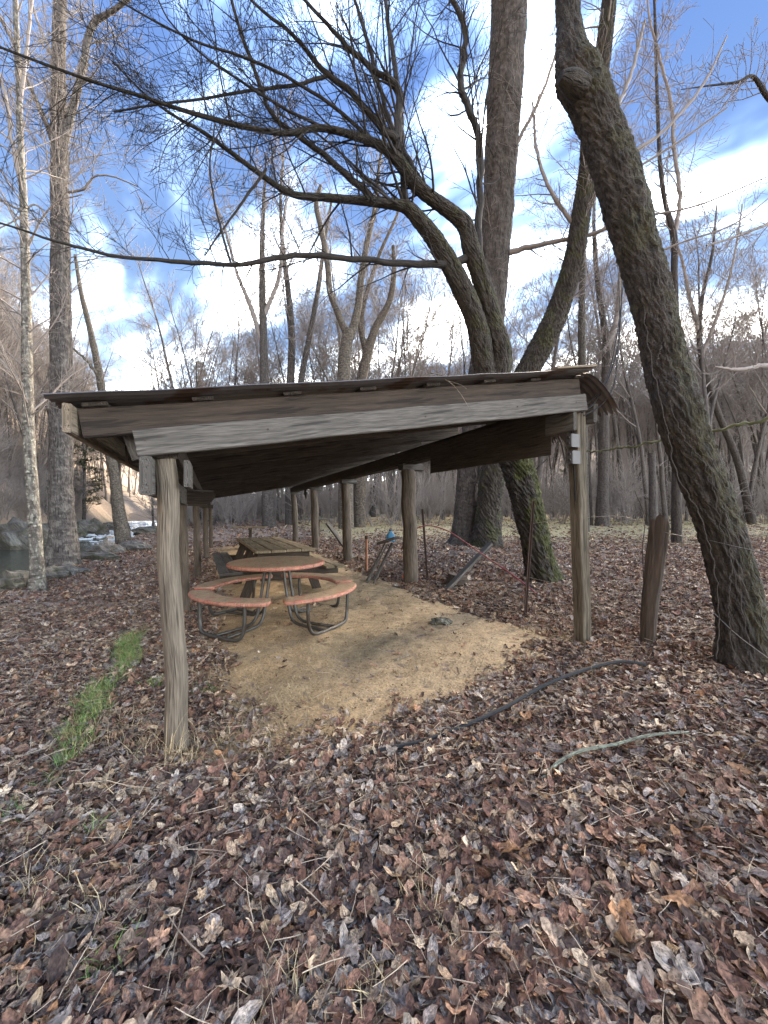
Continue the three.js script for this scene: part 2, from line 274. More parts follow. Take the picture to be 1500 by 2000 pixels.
// ---------------------------------------------------------------- shelter
const shelter = thing('picnic_shelter', 'weathered timber picnic shelter with a sloping metal roof on log posts', 'shelter', [OX, 0, -OD], TH);
const lgh = (lx, lz) => { const [x, z] = toWorld(lx, -lz); return gh(x, z); };
function logPost(x0, z, x1, top, r, mat, o = {}) {
  const y0 = lgh(x0, z) - .12, n = 44, sd = rnd() * 50, pts = []; for (let k = 0; k <= n; k++) { const t = k / n; pts.push(V(lerp(x0, x1, t) + .018 * n2(t * 2.2, sd) * (o.crook || 1) - .018 * n2(0, sd) * (o.crook || 1), lerp(y0, top, t), z + .018 * n2(t * 2.2 + 5, sd) * (o.crook || 1))); }
  const g = new MB().tube(pts, t => r * lerp(1.08, .95, t), 28, { cap0: 1, cap1: 1, wrap: 1, rad: (th, al) => 1 + .07 * n3(Math.cos(th) * 1.2 + sd, Math.sin(th) * 1.2, al * .9) + .035 * n3(Math.cos(th) * 7, Math.sin(th) * 7 + sd, al * 1.1) - .06 * sstep(.5, .75, n3(Math.cos(th) * 4 + sd, Math.sin(th) * 4, al * .5)) }).geo();
  const uv = g.attributes.uv; for (let i = 0; i < uv.count; i++) uv.setXY(i, uv.getY(i) + sd, uv.getX(i) * .5);
  return mesh('post', g, mat, shelter);
}
const RY = lx => 1.93 + .183 * lx; // underside of the rafters
const LOW = [0, -.17, -.1, .03, .17];
for (let k = 0; k < 5; k++) {
  const z = -3.52 * k; logPost(k ? LOW[k] + .02 : .045, z, k ? LOW[k] : -.035, k ? 1.58 : 1.765, k ? .07 : .06, k ? M.logWood : M.postWood, { crook: k ? .9 : 1 });
  if (k > 1) { const c = mesh('post_cap', timber(.4, .15, .14, {}), M.darkWood, shelter); c.position.set(LOW[k] * .5 - .03, 1.66, z); }
  if (k) { logPost(3.5 + .03 * rnd(), z, 3.47 - .03 * rnd(), 2.2, k === 1 ? .128 : .118, M.logWood, { crook: .9 }); const c = mesh('post_cap', timber(.42, .11, .2, {}), M.greyWood, shelter); c.position.set(3.52, 2.257, z); }
}
{ // squared front post at the high side, leaning a little
  const b = lgh(3.54, 0); const m = beamBetween('post', V(3.545, b - .1, .02), V(3.435, 2.57, .02), .118, .118, M.treated, shelter, { up: V(0, 0, 1), ch: .008, wob: .005 }); m.userData.label = 'squared timber post at the high front corner';
}
// long beams and plates
const along = (name, x, y0, y1, w, z0, z1, mat, o) => { const m = mesh(name, timber(z0 - z1, y1 - y0, w, { seg: 24, ...o }), mat, shelter); m.rotation.y = Math.PI / 2; m.position.set(x, (y0 + y1) / 2, (z0 + z1) / 2); return m; };
along('side_beam', -.115, 1.545, 1.757, .055, .16, -3.2, M.greyWood, { wob: .008 });
along('side_beam', -.09, 1.745, 1.768, .16, -3.25, -14.3, M.greyWood);
along('wall_plate', -.02, 1.772, RY(-.06) - .002, .12, .03, -14.3, M.darkWood);
along('side_beam', 3.615, 2.32, 2.5, .045, .1, -14.3, M.greyWood, { wob: .008 });
along('side_beam', 3.345, 2.32, 2.5, .045, .06, -14.3, M.darkWood, { wob: .008 });
along('wall_plate', 3.49, 2.318, RY(3.46) - .002, .12, -.1, -14.3, M.darkWood);
along('blocking', .088, 1.60, 1.757, .035, .1, -.25, M.greyWood);
along('blocking', 3.30, 2.21, 2.40, .045, .13, -.2, M.greyWood);
// rafters: the front one brown and full size, with a grey board nailed across below it
const sl = Math.atan(.183);
for (let k = 0; k < 13; k++) { const z = k ? -1.175 * k : .06; beamBetween('rafter', V(-.43, RY(-.43) + .082, z), V(k ? 3.72 : 3.42, RY(k ? 3.72 : 3.42) + .082, z), .16, .045, k ? M.darkWood : M.brownWood, shelter, { wob: .004, seg: 14 }).userData.label = k ? undefined : 'brown front rafter board'; }
beamBetween('front_board', V(-.17, 1.76 + .075, .115), V(3.44, 2.41 + .075, .115), .156, .042, M.greyWood, shelter, { wob: .006, seg: 18 }).userData.label = 'silver grey weathered board across the front';
for (const k of [-.12, .55, 1.7, 2.6, 3.3]) { const s = mesh('nail', new THREE.CylinderGeometry(.006, .006, .006, 8), M.rust, shelter); s.rotation.x = Math.PI / 2; s.position.set(k, 1.83 + .181 * (k + .17) + .03 * n2(k * 9, 2), .139); }
along('fascia', -.462, 1.862, 2.018, .04, .17, -14.35, M.paleWood, { wob: .006 });
{ const m = mesh('blocking', timber(.2, .06, .03), M.greyWood, shelter); m.rotation.set(0, 0, -1.25); m.position.set(-.215, 1.86, -.05); }
for (let i = 0; i < 8; i++) { const lx = -.36 + i * .535; beamBetween('purlin', V(lx, RY(lx) + .176, .13 - .05 * rnd()), V(lx, RY(lx) + .176, -14.4), .022, .12, M.darkWood, shelter, { up: V(-Math.sin(sl), Math.cos(sl), 0), seg: 20, wob: .002 }); }
// corrugated sheets, each overlapping the next, ribs down the slope
{
  const pitch = .068, roofY = lx => RY(lx) + .205;
  const sheetGeo = (x0, x1, wide, seed, bend) => {
    const nz = Math.round(wide / pitch) * 6, nx = 16, p = [], uv = [], idx = [];
    for (const side of [0, 1]) for (let i = 0; i <= nx; i++) for (let j = 0; j <= nz; j++) { const x = lerp(x0, x1, i / nx) + (i === nx && bend ? .05 * n2(j * .5, seed) : i === 0 ? .01 * n2(j * .05, seed) : 0), z = -wide / 2 + wide * j / nz; let y = roofY(x) + .008 * Math.sin(z / pitch * TP) + .006 * n2(x * 1.2, seed) - side * .0025; if (bend) { const q = Math.max(0, x - 3.42); y -= q * q * bend + q * .3; } p.push(x, y, z); uv.push(x * .7 + seed, z * .7); }
    const W = nz + 1, off = (nx + 1) * W; for (let s = 0; s < 2; s++) for (let i = 0; i < nx; i++) for (let j = 0; j < nz; j++) { const a = s * off + i * W + j; s ? idx.push(a, a + W, a + 1, a + 1, a + W, a + W + 1) : idx.push(a, a + 1, a + W, a + 1, a + W + 1, a + W); }
    for (let j = 0; j < nz; j++) for (const i of [0, nx]) { const a = i * W + j; idx.push(a, a + off, a + 1, a + 1, a + off, a + off + 1); } for (let i = 0; i < nx; i++) for (const j of [0, nz]) { const a = i * W + j; idx.push(a, a + W, a + off, a + off, a + W, a + off + W); }
    const g = new THREE.BufferGeometry(); g.setAttribute('position', new THREE.Float32BufferAttribute(p, 3)); g.setAttribute('uv', new THREE.Float32BufferAttribute(uv, 2)); g.setIndex(idx); g.computeVertexNormals(); return g;
  };
  const variants = [sheetGeo(-.55, 3.86, .748, 1), sheetGeo(-.53, 3.9, .748, 2), sheetGeo(-.56, 3.84, .748, 3)];
  const first = mesh('roof_sheet', sheetGeo(-.548, 3.4, .748, 6), M.roofMetal, shelter); first.position.z = .225 - .374;
  for (let k = 1; k < 22; k++) { const m = mesh('roof_sheet', k === 1 ? sheetGeo(-.55, 3.95, .748, 9, 1.5) : variants[k % 3], M.roofMetal, shelter); m.position.set(0, (k % 2) * .004, .225 - .374 - k * .664); }
  const fl = mesh('roof_sheet', sheetGeo(3.36, 3.86, .476, 4, 1.3), M.roofMetal, shelter); fl.position.set(.02, -.012, -.08); fl.userData.label = 'torn drooping corner of roof metal';
  const cap = beamBetween('trim_board', V(2.95, RY(2.95) + .228, .2), V(3.44, RY(3.44) + .232, .2), .018, .1, M.paleWood, shelter);
}
// board sheet hung along the high side, just behind the front post
{ const m = mesh('hung_panel', timber(2.32, .44, .012, { wob: .006, seg: 10 }), M.darkWood, shelter); m.rotation.set(0, Math.PI / 2, 0); m.position.set(3.305, 2.25, -1.31); m.userData.label = 'dark board sheet hanging between the high side posts'; m.rotation.z = .01; }
{ const m = mesh('hung_panel', timber(.42, .3, .012, { wob: .01 }), M.greyWood, shelter); m.rotation.set(.3, Math.PI / 2, .25); m.position.set(3.3, 2.12, -11.2); }
// bracket across the second low post, with a rounded underside
{ const s = new THREE.Shape(); s.moveTo(-.14, .075); s.lineTo(.50, .055); s.quadraticCurveTo(.52, .02, .49, -.02); s.quadraticCurveTo(.45, -.085, .38, -.088); s.lineTo(-.14, -.095); s.closePath(); const g = new THREE.ExtrudeGeometry(s, { depth: .12, bevelEnabled: true, bevelSize: .008, bevelThickness: .008, bevelSegments: 2 }); const m = mesh('bracket', g, M.brownWood, shelter); m.position.set(-.25, 1.66, -3.46); const t = mesh('bracket_top', timber(.66, .022, .15), M.greyWood, shelter); t.position.set(-.09, 1.742 + .012, -3.39); t.rotation.z = -.03; }
// outlet boxes and conduit on the squared post
for (const [y, x] of [[2.125, 3.372], [1.968, 3.384]]) { const g = new THREE.BoxGeometry(.1, .125, .06); const b = mesh('outlet_box', g, M.plate, shelter); b.position.set(x - .01, y, .055); const c = mesh('cover_plate', new THREE.BoxGeometry(.008, .115, .054), M.plate, b); c.position.set(-.054, 0, 0); for (const s of [-.028, .028]) { const k = mesh('socket', new THREE.CylinderGeometry(.015, .017, .014, 12), M.galv, b); k.rotation.z = Math.PI / 2; k.position.set(-.062, s, 0); } }
tubeMesh('conduit', [V(3.378, 1.9, .05), V(3.4, 1.55, .05)], .008, 8, M.cable, shelter);
tubeMesh('conduit', spline([V(3.36, 2.19, .05), V(3.35, 2.3, .03), V(3.36, 2.42, 0)], 10), .008, 8, M.cable, shelter);
console.log('shelter');

// cables sagging from the high corner up into the trees
{
  const a = [[1137, 806, 3.62], [1158, 790, 3.7], [1182, 752, 3.9], [1204, 690, 4.3], [1213, 610, 5], [1216, 500, 6]], b = [[1133, 800, 3.66], [1165, 772, 3.8], [1188, 730, 4.1], [1207, 640, 4.8], [1220, 540, 6]], c = [[1140, 812, 3.6], [1172, 793, 3.7], [1196, 760, 3.9], [1206, 700, 4.3], [1210, 590, 5.4], [1203, 470, 7]];
  const words = ['innermost black cable leaving the roof corner', 'middle black cable sagging from the roof corner', 'lowest slack black cable below the roof corner'];
  [b, a, c].forEach((l, i) => tag(tubeMesh('power_cable', spline(l.map(q => at(...q)), 40), i === 1 ? .007 : .0055, 6, M.cable), words[i], 'cable', 'cables at the roof corner'));
}

// ---------------------------------------------------------------- round picnic table with four curved seats
M.redSeat = std({ roughness: .8, vertexColors: true, map: rep(sandMap, 2, 2), bumpMap: rep(soilBump, 3, 3), bumpScale: .003 });
{
  const cx = -1.388, cz = -5.0, gy = gh(cx, cz), t = thing('round_picnic_table', 'round red picnic table with four curved seats on steel tubes', 'picnic table', [cx, gy, cz], 1.056);
  // red rim, the top dulled by a tan film of dirt with an uneven outline
  const slab = (ri, ro, a0, a1, th, round) => {
    const nA = Math.ceil((a1 - a0) / .06), pr = []; const e = .022; // profile across: rounded outer and inner edges
    const N = 5; for (let k = 0; k <= N; k++) { const q = -Math.PI / 2 + Math.PI * k / N; pr.push([ro - e + e * Math.cos(q), th / 2 * Math.sin(q)]); }
    if (ri > 0) { const steps = 8; for (let k = 1; k < steps; k++) pr.push([lerp(ro - e, ri + e, k / steps), th / 2]); for (let k = 0; k <= N; k++) { const q = Math.PI / 2 + Math.PI * k / N; pr.push([ri + e + e * Math.cos(q), th / 2 * Math.sin(q)]); } pr.push([ro - e, -th / 2]); }
    else { for (let k = 1; k <= 14; k++) pr.push([(ro - e) * (1 - k / 14) + .0005, th / 2]); for (let k = 13; k >= 0; k--) pr.push([(ro - e) * (1 - k / 14) + .0005, -th / 2]); }
    const p = [], c = [], uv = [], idx = [], W = pr.length; for (let i = 0; i <= nA; i++) { const a = lerp(a0, a1, i / nA), endIn = ri > 0 ? Math.min(1, Math.min(i, nA - i) / 1.2) : 1; for (const [r, y] of pr) { const mid = (ri + ro) / 2, r2 = ri > 0 ? lerp(mid + (r - mid) * .8, r, endIn) : r, x = Math.cos(a) * r2, z = Math.sin(a) * r2; p.push(x, y, z); uv.push(x, z); const film = y > th * .42 ? sstep(-.28, .0, fbm2(x * 3 + ro, z * 3, 4) + .35 * sstep(.0, .05, Math.min(ro - r, ri > 0 ? r - ri : 1)) - .12) : 0; c.push(...mix3(mix3([.40, .17, .13], [.47, .27, .215], sstep(-.1, .3, fbm2(x * 9, z * 9 + y * 40, 3))), [.40, .325, .225], film * .92)); } }
    for (let i = 0; i < nA; i++) for (let k = 0; k < W - 1; k++) { const a = i * W + k, b = a + W; idx.push(a, b, a + 1, a + 1, b, b + 1); }
    if (ri > 0) for (const i of [0, nA]) { const m = p.length / 3, a = lerp(a0, a1, i / nA), s = i ? .02 : -.02; p.push(Math.cos(a + s) * (ri + ro) / 2, 0, Math.sin(a + s) * (ri + ro) / 2); c.push(.40, .105, .075); uv.push(0, 0); for (let k = 0; k < W - 1; k++) i ? idx.push(m, i * W + k + 1, i * W + k) : idx.push(m, i * W + k, i * W + k + 1); }
    const g = new THREE.BufferGeometry(); g.setAttribute('position', new THREE.Float32BufferAttribute(p, 3)); g.setAttribute('uv', new THREE.Float32BufferAttribute(uv, 2)); g.setAttribute('color', new THREE.Float32BufferAttribute(c, 3)); g.setIndex(idx); g.computeVertexNormals(); return g;
  };
  const top = mesh('tabletop', slab(0, .61, 0, TP, .05), M.redSeat, t); top.position.y = .745;
  for (let k = 0; k < 4; k++) {
    const a = k * Math.PI / 2; const s = mesh('seat', slab(.76, 1.03, a - .70, a + .70, .045), M.redSeat, t); s.position.y = .44;
    const P = (r, th, y) => V(Math.cos(a + th) * r, y, Math.sin(a + th) * r);
    // U-shaped support under the seat
    const u = [P(.93, -.42, .42), P(.925, -.42, .3), P(.92, -.40, .12), P(.915, -.34, .045), P(.885, -.2, .024), P(.87, 0, .022), P(.885, .2, .024), P(.915, .34, .045), P(.92, .40, .12), P(.925, .42, .3), P(.93, .42, .42)];
    tubeMesh('seat_support', spline(u, 60), .021, 10, M.galv, t);
    // leg from under the top, down and out along the floor to that support
    for (const w of [-.13, .13]) { const l = [P(.16, w * 2.2, .715), P(.19, w * 2.0, .55), P(.24, w * 1.6, .3), P(.29, w * 1.4, .12), P(.36, w * 1.25, .045), P(.5, w, .024), P(.86, w * .8, .022)]; tubeMesh('leg', spline(l, 40), .019, 10, M.galv, t); }
  }
  const ring = mesh('under_frame', new THREE.TorusGeometry(.2, .014, 8, 32), M.galv, t); ring.rotation.x = Math.PI / 2; ring.position.y = .705;
}

// ---------------------------------------------------------------- long wooden picnic table
{
  const [x, z] = toWorld(1.28, 5.35), gy = gh(x, z), t = thing('long_picnic_table', 'long grey plank picnic table with two benches beyond the round one', 'picnic table', [x, gy, z], TH + .03);
  for (let k = 0; k < 4; k++) { const m = mesh('top_plank', timber(3.3 + .08 * rnd(), .042, .232, { wob: .004 }), M.tableWood, t); m.rotation.y = Math.PI / 2; m.position.set(-.366 + k * .244, .76 + .003 * k, .03 * (rnd() - .5)); }
  for (const s of [-1, 1]) for (let k = 0; k < 2; k++) { const m = mesh('bench_plank', timber(3.25 + .1 * rnd(), .042, .16, { wob: .005 }), s < 0 ? M.greyWood : M.tableWood, t); m.rotation.y = Math.PI / 2; m.position.set(s * (.76 + k * .17), .45, .1 * (rnd() - .3)); }
  for (const z0 of [-1.3, 0, 1.35]) { const b = mesh('bench_support', timber(1.98, .13, .045), M.darkWood, t); b.position.set(0, .36, z0 - .048); const c = mesh('top_cleat', timber(.92, .1, .045), M.darkWood, t); c.position.set(0, .685, z0 - .048); for (const s of [-1, 1]) beamBetween('leg', V(s * .33, .735, z0), V(s * .62, -.02, z0), .045, .15, M.brownWood, t, { up: V(0, 0, 1) }); }
  for (const z0 of [1.46]) { for (const s of [0, 1, 2]) { const m = mesh('end_board', timber(.86 - s * .05, .15, .022), M.brownWood, t); m.position.set(0, .655 - s * .158, z0); } }
}
// two small plank tables farther back
function sideTable(px, D, turn, label, pale) {
  const f = foot(px, D), t = thing('plank_table', label, 'table', [f.x, f.y, f.z], turn, 'small tables past the shelter end');
  for (let k = 0; k < 3; k++) { const m = mesh('top_plank', timber(1.15 + .1 * rnd(), .04, .2), pale ? M.greyWood : M.tableWood, t); m.position.set(.04 * rnd(), .76, -.21 + k * .21); }
  const l = mesh('leg', timber(.82, .11, .11), M.darkWood, t); l.rotation.z = Math.PI / 2; l.position.y = .33; const c = mesh('cross_piece', timber(.5, .07, .07), M.darkWood, t); c.rotation.y = Math.PI / 2; c.position.y = .70;
}
sideTable(489, 15.2, .15, 'small plank table on one leg left of the far posts', false);
sideTable(622, 18.2, -.1, 'pale plank table behind the far high side posts', true);
console.log('tables');

// ---------------------------------------------------------------- litter of things by the high side
const gAt = (px, D, y = 0) => { const f = foot(px, D); f.y += y; return f; };
{ // steel fence stakes
  const stake = (p0, p1, mat, label, r = .016) => { const t = thing('fence_stake', label, 'fence stake', [p0.x, p0.y, p0.z], 0, 'metal stakes beside the sand floor'); const a = V(0, -.12, 0), b = p1.clone().sub(p0); const g = [beamBetween('web', a, b, r * 2.2, .007, mat, t, { ch: .001, wob: .001 }), beamBetween('flange', a.clone().add(V(0, 0, .006)), b.clone().add(V(0, -.003, .006)), .006, r * 2, mat, t, { ch: .001, wob: .001 })]; return g; };
  const D1 = 1.27 * F / 131, a = gAt(836, D1); stake(a, at(825, 994, D1 - .05), M.rust, 'thin dark steel stake right of the middle log post', .02);
  const D2 = 1.25 * F / 200, b = gAt(1024, D2); stake(b, at(1041, 978, D2 + .1), M.rust, 'tall rusty brown stake leaning right before mossy tree', .022);
  const D3 = 8.2, c = gAt(716, D3); const t = thing('pipe_stake', 'short rusty orange pipe standing left of middle log post', 'pipe', [c.x, c.y, c.z]); tubeMesh('pipe', [V(0, -.1, 0), V(0, .74, 0)], .028, 10, M.rustPale, t); tubeMesh('pipe_collar', [V(0, .70, 0), V(0, .77, 0)], .042, 10, M.rust, t);
}
{ // black hoses and red pipe
  const D = 5.6, h1 = [[790, 1122, 7.3], [835, 1128, 7.2], [862, 1148, 6.5], [905, 1172, 5.7], [950, 1186, 5.35], [1010, 1192, 5.15]].map(([px, , d]) => gAt(px, d, .018)); tag(tubeMesh('black_hose', spline(h1, 60), .016, 8, M.hose), 'thin black pipe edging the sand by the metal stakes', 'hose');
  const h2 = [[690, 2.22, -.03], [740, 2.24, .012], [820, 2.3, .018], [900, 2.42, .02], [985, 2.58, .045], [1060, 2.80, .055], [1140, 3.0, .06], [1215, 3.1, .06], [1262, 3.08, .035]].map(([px, d, y]) => gAt(px, d, y + .015)); tag(tubeMesh('black_hose', spline(h2, 80), .0135, 10, M.hose), 'black hose half buried in leaves in the foreground', 'hose');
  const r = [at(783, 1075, 7.1), at(800, 1042, 7.1), at(830, 1027, 7.05), at(870, 1035, 6.9), at(910, 1060, 6.6), at(950, 1088, 6.3), at(1000, 1122, 6.0), gAt(1055, 5.75, -.01)]; tag(tubeMesh('red_pipe', spline(r, 60), .011, 8, M.redPipe), 'red flexible pipe arching past the steel stakes', 'pipe');
}
{ // leaning plank with burnt stump, fallen chair frame, loose boards
  const p = gAt(872, 6.35), q = at(958, 1062, 6.6); tag(beamBetween('weathered_plank', p.clone().add(V(0, .02, 0)), q, .05, .13, M.greyWood), 'grey weathered plank propped on a stump by the red pipe', 'plank');
  const s = gAt(893, 6.75), st = thing('tree_stump', 'low dark sawn stump under the propped plank', 'stump', [s.x, s.y, s.z]); mesh('stump_wood', new MB().tube([V(0, -.1, 0), V(0, .02, 0), V(0, .1, 0), V(.01, .17, 0)], [.24, .21, .18, .16], 20, { cap1: 1, rad: (th, a) => 1 + .14 * n3(Math.cos(th) * 2, Math.sin(th) * 2, a * 3) }).geo(), M.rotWood, st);
  const c = gAt(728, 7.15), ch = thing('broken_chair', 'collapsed wooden chair frame leaning on the middle log post', 'chair', [c.x, c.y, c.z]);
  const rel = (px, py, d) => at(px, py, d).sub(c);
  beamBetween('leg', V(-.1, 0, .05), rel(757, 1062, 7.1), .03, .045, M.greyWood, ch); beamBetween('leg', V(.02, 0, .1), rel(768, 1062, 7.1), .03, .045, M.greyWood, ch); beamBetween('leg', V(-.12, .0, -.15), rel(752, 1060, 7.3), .03, .045, M.greyWood, ch); beamBetween('leg', V(.0, 0, -.15), rel(766, 1060, 7.3), .03, .045, M.greyWood, ch); beamBetween('seat_board', rel(741, 1061, 7.2), rel(775, 1050, 7.1), .05, .3, M.darkWood, ch);
  const j = rel(763, 1047, 7.15).add(c); const jug = thing('blue_jug', 'small bright blue container on the collapsed chair', 'container', [j.x, j.y - .1, j.z]); const bm = std({ color: new THREE.Color().setRGB(.08, .30, .55), roughness: .5 }); mesh('jug_body', new THREE.LatheGeometry([[0, 0], [.07, 0], [.08, .02], [.08, .12], [.03, .17], [.03, .2], [0, .2]].map(q => new THREE.Vector2(...q)), 20), bm, jug); mesh('cap', new THREE.CylinderGeometry(.034, .034, .03, 14), M.plate, jug).position.y = .21;
  const o = gAt(795, 7.5), oc = thing('orange_cone', 'small orange marker on the leaves behind the middle post', 'marker', [o.x, o.y, o.z]); const om = std({ color: new THREE.Color().setRGB(.65, .16, .04) }); mesh('cone', new THREE.CylinderGeometry(.03, .09, .26, 16), om, oc).position.y = .15; mesh('foot', new THREE.BoxGeometry(.2, .03, .2), om, oc).position.y = .015;
  const a = gAt(690, 10.4), b = at(640, 1022, 11); tag(beamBetween('weathered_plank', a.clone().add(V(0, .05, 0)), b, .06, .15, M.greyWood), 'dark board leaning left against the third high post', 'plank');
  const d1 = gAt(500, 14), d2 = gAt(570, 15.5); d1.y += .8; d2.y += .6; 
  // two cable ties of wood on ground: pale sticks
  const s1 = gAt(770, 3.55, .012), s2 = gAt(800, 3.63, .018); tag(tubeMesh('stick', spline([s1, s1.clone().lerp(s2, .5).add(V(0, .006, 0)), s2], 10), .011, 7, M.paleWood), 'short pale stick lying on the sand front', 'stick');
}
{ // sticks in the leaves
  M.lichen = std({ color: new THREE.Color().setRGB(.36, .42, .36), map: smoothBark, bumpMap: barkBump, bumpScale: .006 });
  const q = [[1058, 1.92, .02], [1090, 1.99, .05], [1130, 2.05, .06], [1200, 2.1, .065], [1270, 2.15, .06], [1345, 2.22, .05]].map(([px, d, y]) => gAt(px, d, y)); tag(mesh('stick', new MB().tube(spline(q, 60), t => lerp(.010, .007, t), 10, { cap0: 1, cap1: 1, rad: (th, a) => 1 + .35 * n3(Math.cos(th) * 2, Math.sin(th) * 2, a * 25) }).geo(), M.lichen), 'pale green lichen covered stick on the leaves at right', 'stick');
  const q2 = [[1230, 2.02, .05], [1300, 2.08, .06], [1400, 2.2, .07]].map(([px, d, y]) => gAt(px, d, y)); tag(tubeMesh('stick', spline(q2, 20), t => lerp(.005, .0025, t), 6, M.rotWood), 'thin dark twig lying below the lichen stick', 'stick');
  const q3 = [[1285, 1.9, .05], [1330, 1.72, .05], [1390, 1.58, .06], [1480, 1.45, .05]].map(([px, d, y]) => gAt(px, d, y)); tag(tubeMesh('stick', spline(q3, 24), t => lerp(.004, .0025, t), 6, M.paleWood), 'thin pale curved stem at lower right', 'stick');
  const q4 = [[390, 1.62, .06], [370, 1.42, .07], [345, 1.25, .07], [322, 1.1, .05]].map(([px, d, y]) => gAt(px, d, y)); tag(tubeMesh('straw_stem', spline(q4, 24), t => lerp(.003, .0018, t), 5, M.paleWood), 'long pale straw lying toward lower left corner', 'straw');
}
{ // rotten fence post and loose wires
  const D = 3.62, f = gAt(1258, D), t = thing('fence_post', 'rotten dark split fence post standing before the leaning tree', 'fence post', [f.x, f.y, f.z]);
  const top = at(1290, 1018, D + .02).sub(f), pts = []; for (let k = 0; k <= 40; k++) { const q = k / 40; pts.push(V(top.x * q + .02 * n2(q * 3, 3), lerp(-.15, top.y, q), top.z * q)); }
  const g = new MB().tube(pts, u => lerp(.058, .072, sstep(.1, .8, u)), 30, { cap0: 1, rad: (th, a, p, dx, dy, dz, u) => (1 + .16 * n3(Math.cos(th) * 1.6, Math.sin(th) * 1.6, a * .6) + .09 * n3(Math.cos(th) * 6, Math.sin(th) * 6, a * 1.4)) }).geo();
  const pa = g.attributes.position; for (let i = 0; i < pa.count; i++) { const y = pa.getY(i), k = sstep(top.y - .16, top.y, y); if (k > 0) pa.setY(i, y + k * (.07 * n2(pa.getX(i) * 14, pa.getZ(i) * 14) + .4 * (pa.getX(i) - top.x) * -.35)); }
  const uv = g.attributes.uv; for (let i = 0; i < uv.count; i++) uv.setXY(i, uv.getY(i), uv.getX(i) * .6); g.computeVertexNormals(); mesh('post_wood', g, M.rotWood, t);
  mesh('split_top', new MB().tube([top.clone().add(V(0, -.1, 0)), top.clone().add(V(-.005, -.02, 0))], [.06, .05], 12, { cap1: 1 }).geo(), M.rotWood, t);
  { const q = [at(1252, 1215, 3.75), at(1257, 1140, 3.75), at(1255, 1070, 3.76), at(1259, 1010, 3.78), at(1240, 960, 3.8)]; q[0].y = gh(q[0].x, q[0].z) - .03; tag(tubeMesh('sapling', spline(q, 30), t => lerp(.006, .0025, t), 6, M.rotWood), 'single thin dark sapling stem left of the rotten fence post', 'sapling'); }
  const wires = [[[[1041, 1022, 4.6], [1130, 1012, 4.2], [1220, 1010, 3.9], [1285, 1036, 3.63], [1400, 1060, 3.25]], 'upper rusty fence wire tied to the rotten post'], [[[1034, 1128, 4.7], [1090, 1140, 4.4], [1180, 1150, 4.0], [1262, 1165, 3.65], [1390, 1120, 3.3]], 'lower slack fence wire behind the rotten post'], [[[1385, 1055, 3.2], [1440, 1068, 3], [1520, 1085, 2.8]], 'fence wire running right from the leaning trunk'], [[[1392, 1195, 3.15], [1440, 1240, 3.0], [1500, 1285, 2.9]], 'low fence wire crossing the leaning trunk foot']];
  for (const [l, label] of wires) tag(tubeMesh('fence_wire', spline(l.map(q => at(...q)), 40), .0028, 5, M.wire), label, 'wire', 'old fence wires');
}
console.log('props');

// ---------------------------------------------------------------- trees
const UP = V(0, 1, 0);
function randDir(d, ang) { // a direction at angle ang from d, any way round
  const a = rnd() * TP, t = Math.abs(d.y) < .9 ? V(0, 1, 0) : V(1, 0, 0), u = t.clone().cross(d).normalize(), w = u.clone().cross(d); return d.clone().multiplyScalar(Math.cos(ang)).addScaledVector(u, Math.sin(ang) * Math.cos(a)).addScaledVector(w, Math.sin(ang) * Math.sin(a)).normalize();
}
// recursive bare branch into builder b
function bough(b, p, d, len, r, level, o) {
  const n = level >= o.levels ? 3 : level >= o.levels - 1 ? 4 : 7, pts = [p.clone()], rads = [r], q = p.clone(), dir = d.clone(), st = len / n;
  for (let k = 1; k <= n; k++) {
    dir.x += rr(-1, 1) * o.wig; dir.y += rr(-1, 1) * o.wig + (o.up || 0) * (level >= 2 ? 1 : .5); dir.z += rr(-1, 1) * o.wig; dir.normalize(); q.addScaledVector(dir, st); pts.push(q.clone()); rads.push(Math.max(o.tip, r * (1 - .78 * k / n)));
  }
  const sides = r > .06 ? 9 : r > .022 ? 6 : r > .009 ? 4 : 3; b.tube(pts, rads, sides, { wrap: .5 });
  if (level >= o.levels) return;
  const kids = Math.round(len * o.dens[level] * rr(.8, 1.2)) + o.base[level];
  for (let k = 0; k < kids; k++) {
    const t = lerp(o.from[level] ?? .15, 1, (k + rnd()) / kids), f = Math.min(n - .001, t * n), i = Math.floor(f), pt = pts[i].clone().lerp(pts[i + 1], f - i), tang = pts[i + 1].clone().sub(pts[i]).normalize();
    const cl = len * rr(.28, .62) * (1.15 - .65 * t) * (o.lenK ?? 1), cr = Math.max(o.tip, lerp(rads[i], rads[i + 1], f - i) * rr(.4, .62));
    bough(b, pt, randDir(tang, rr(.45, 1.0)), Math.max(cl, o.minLen), cr, level + 1, o);
  }
}
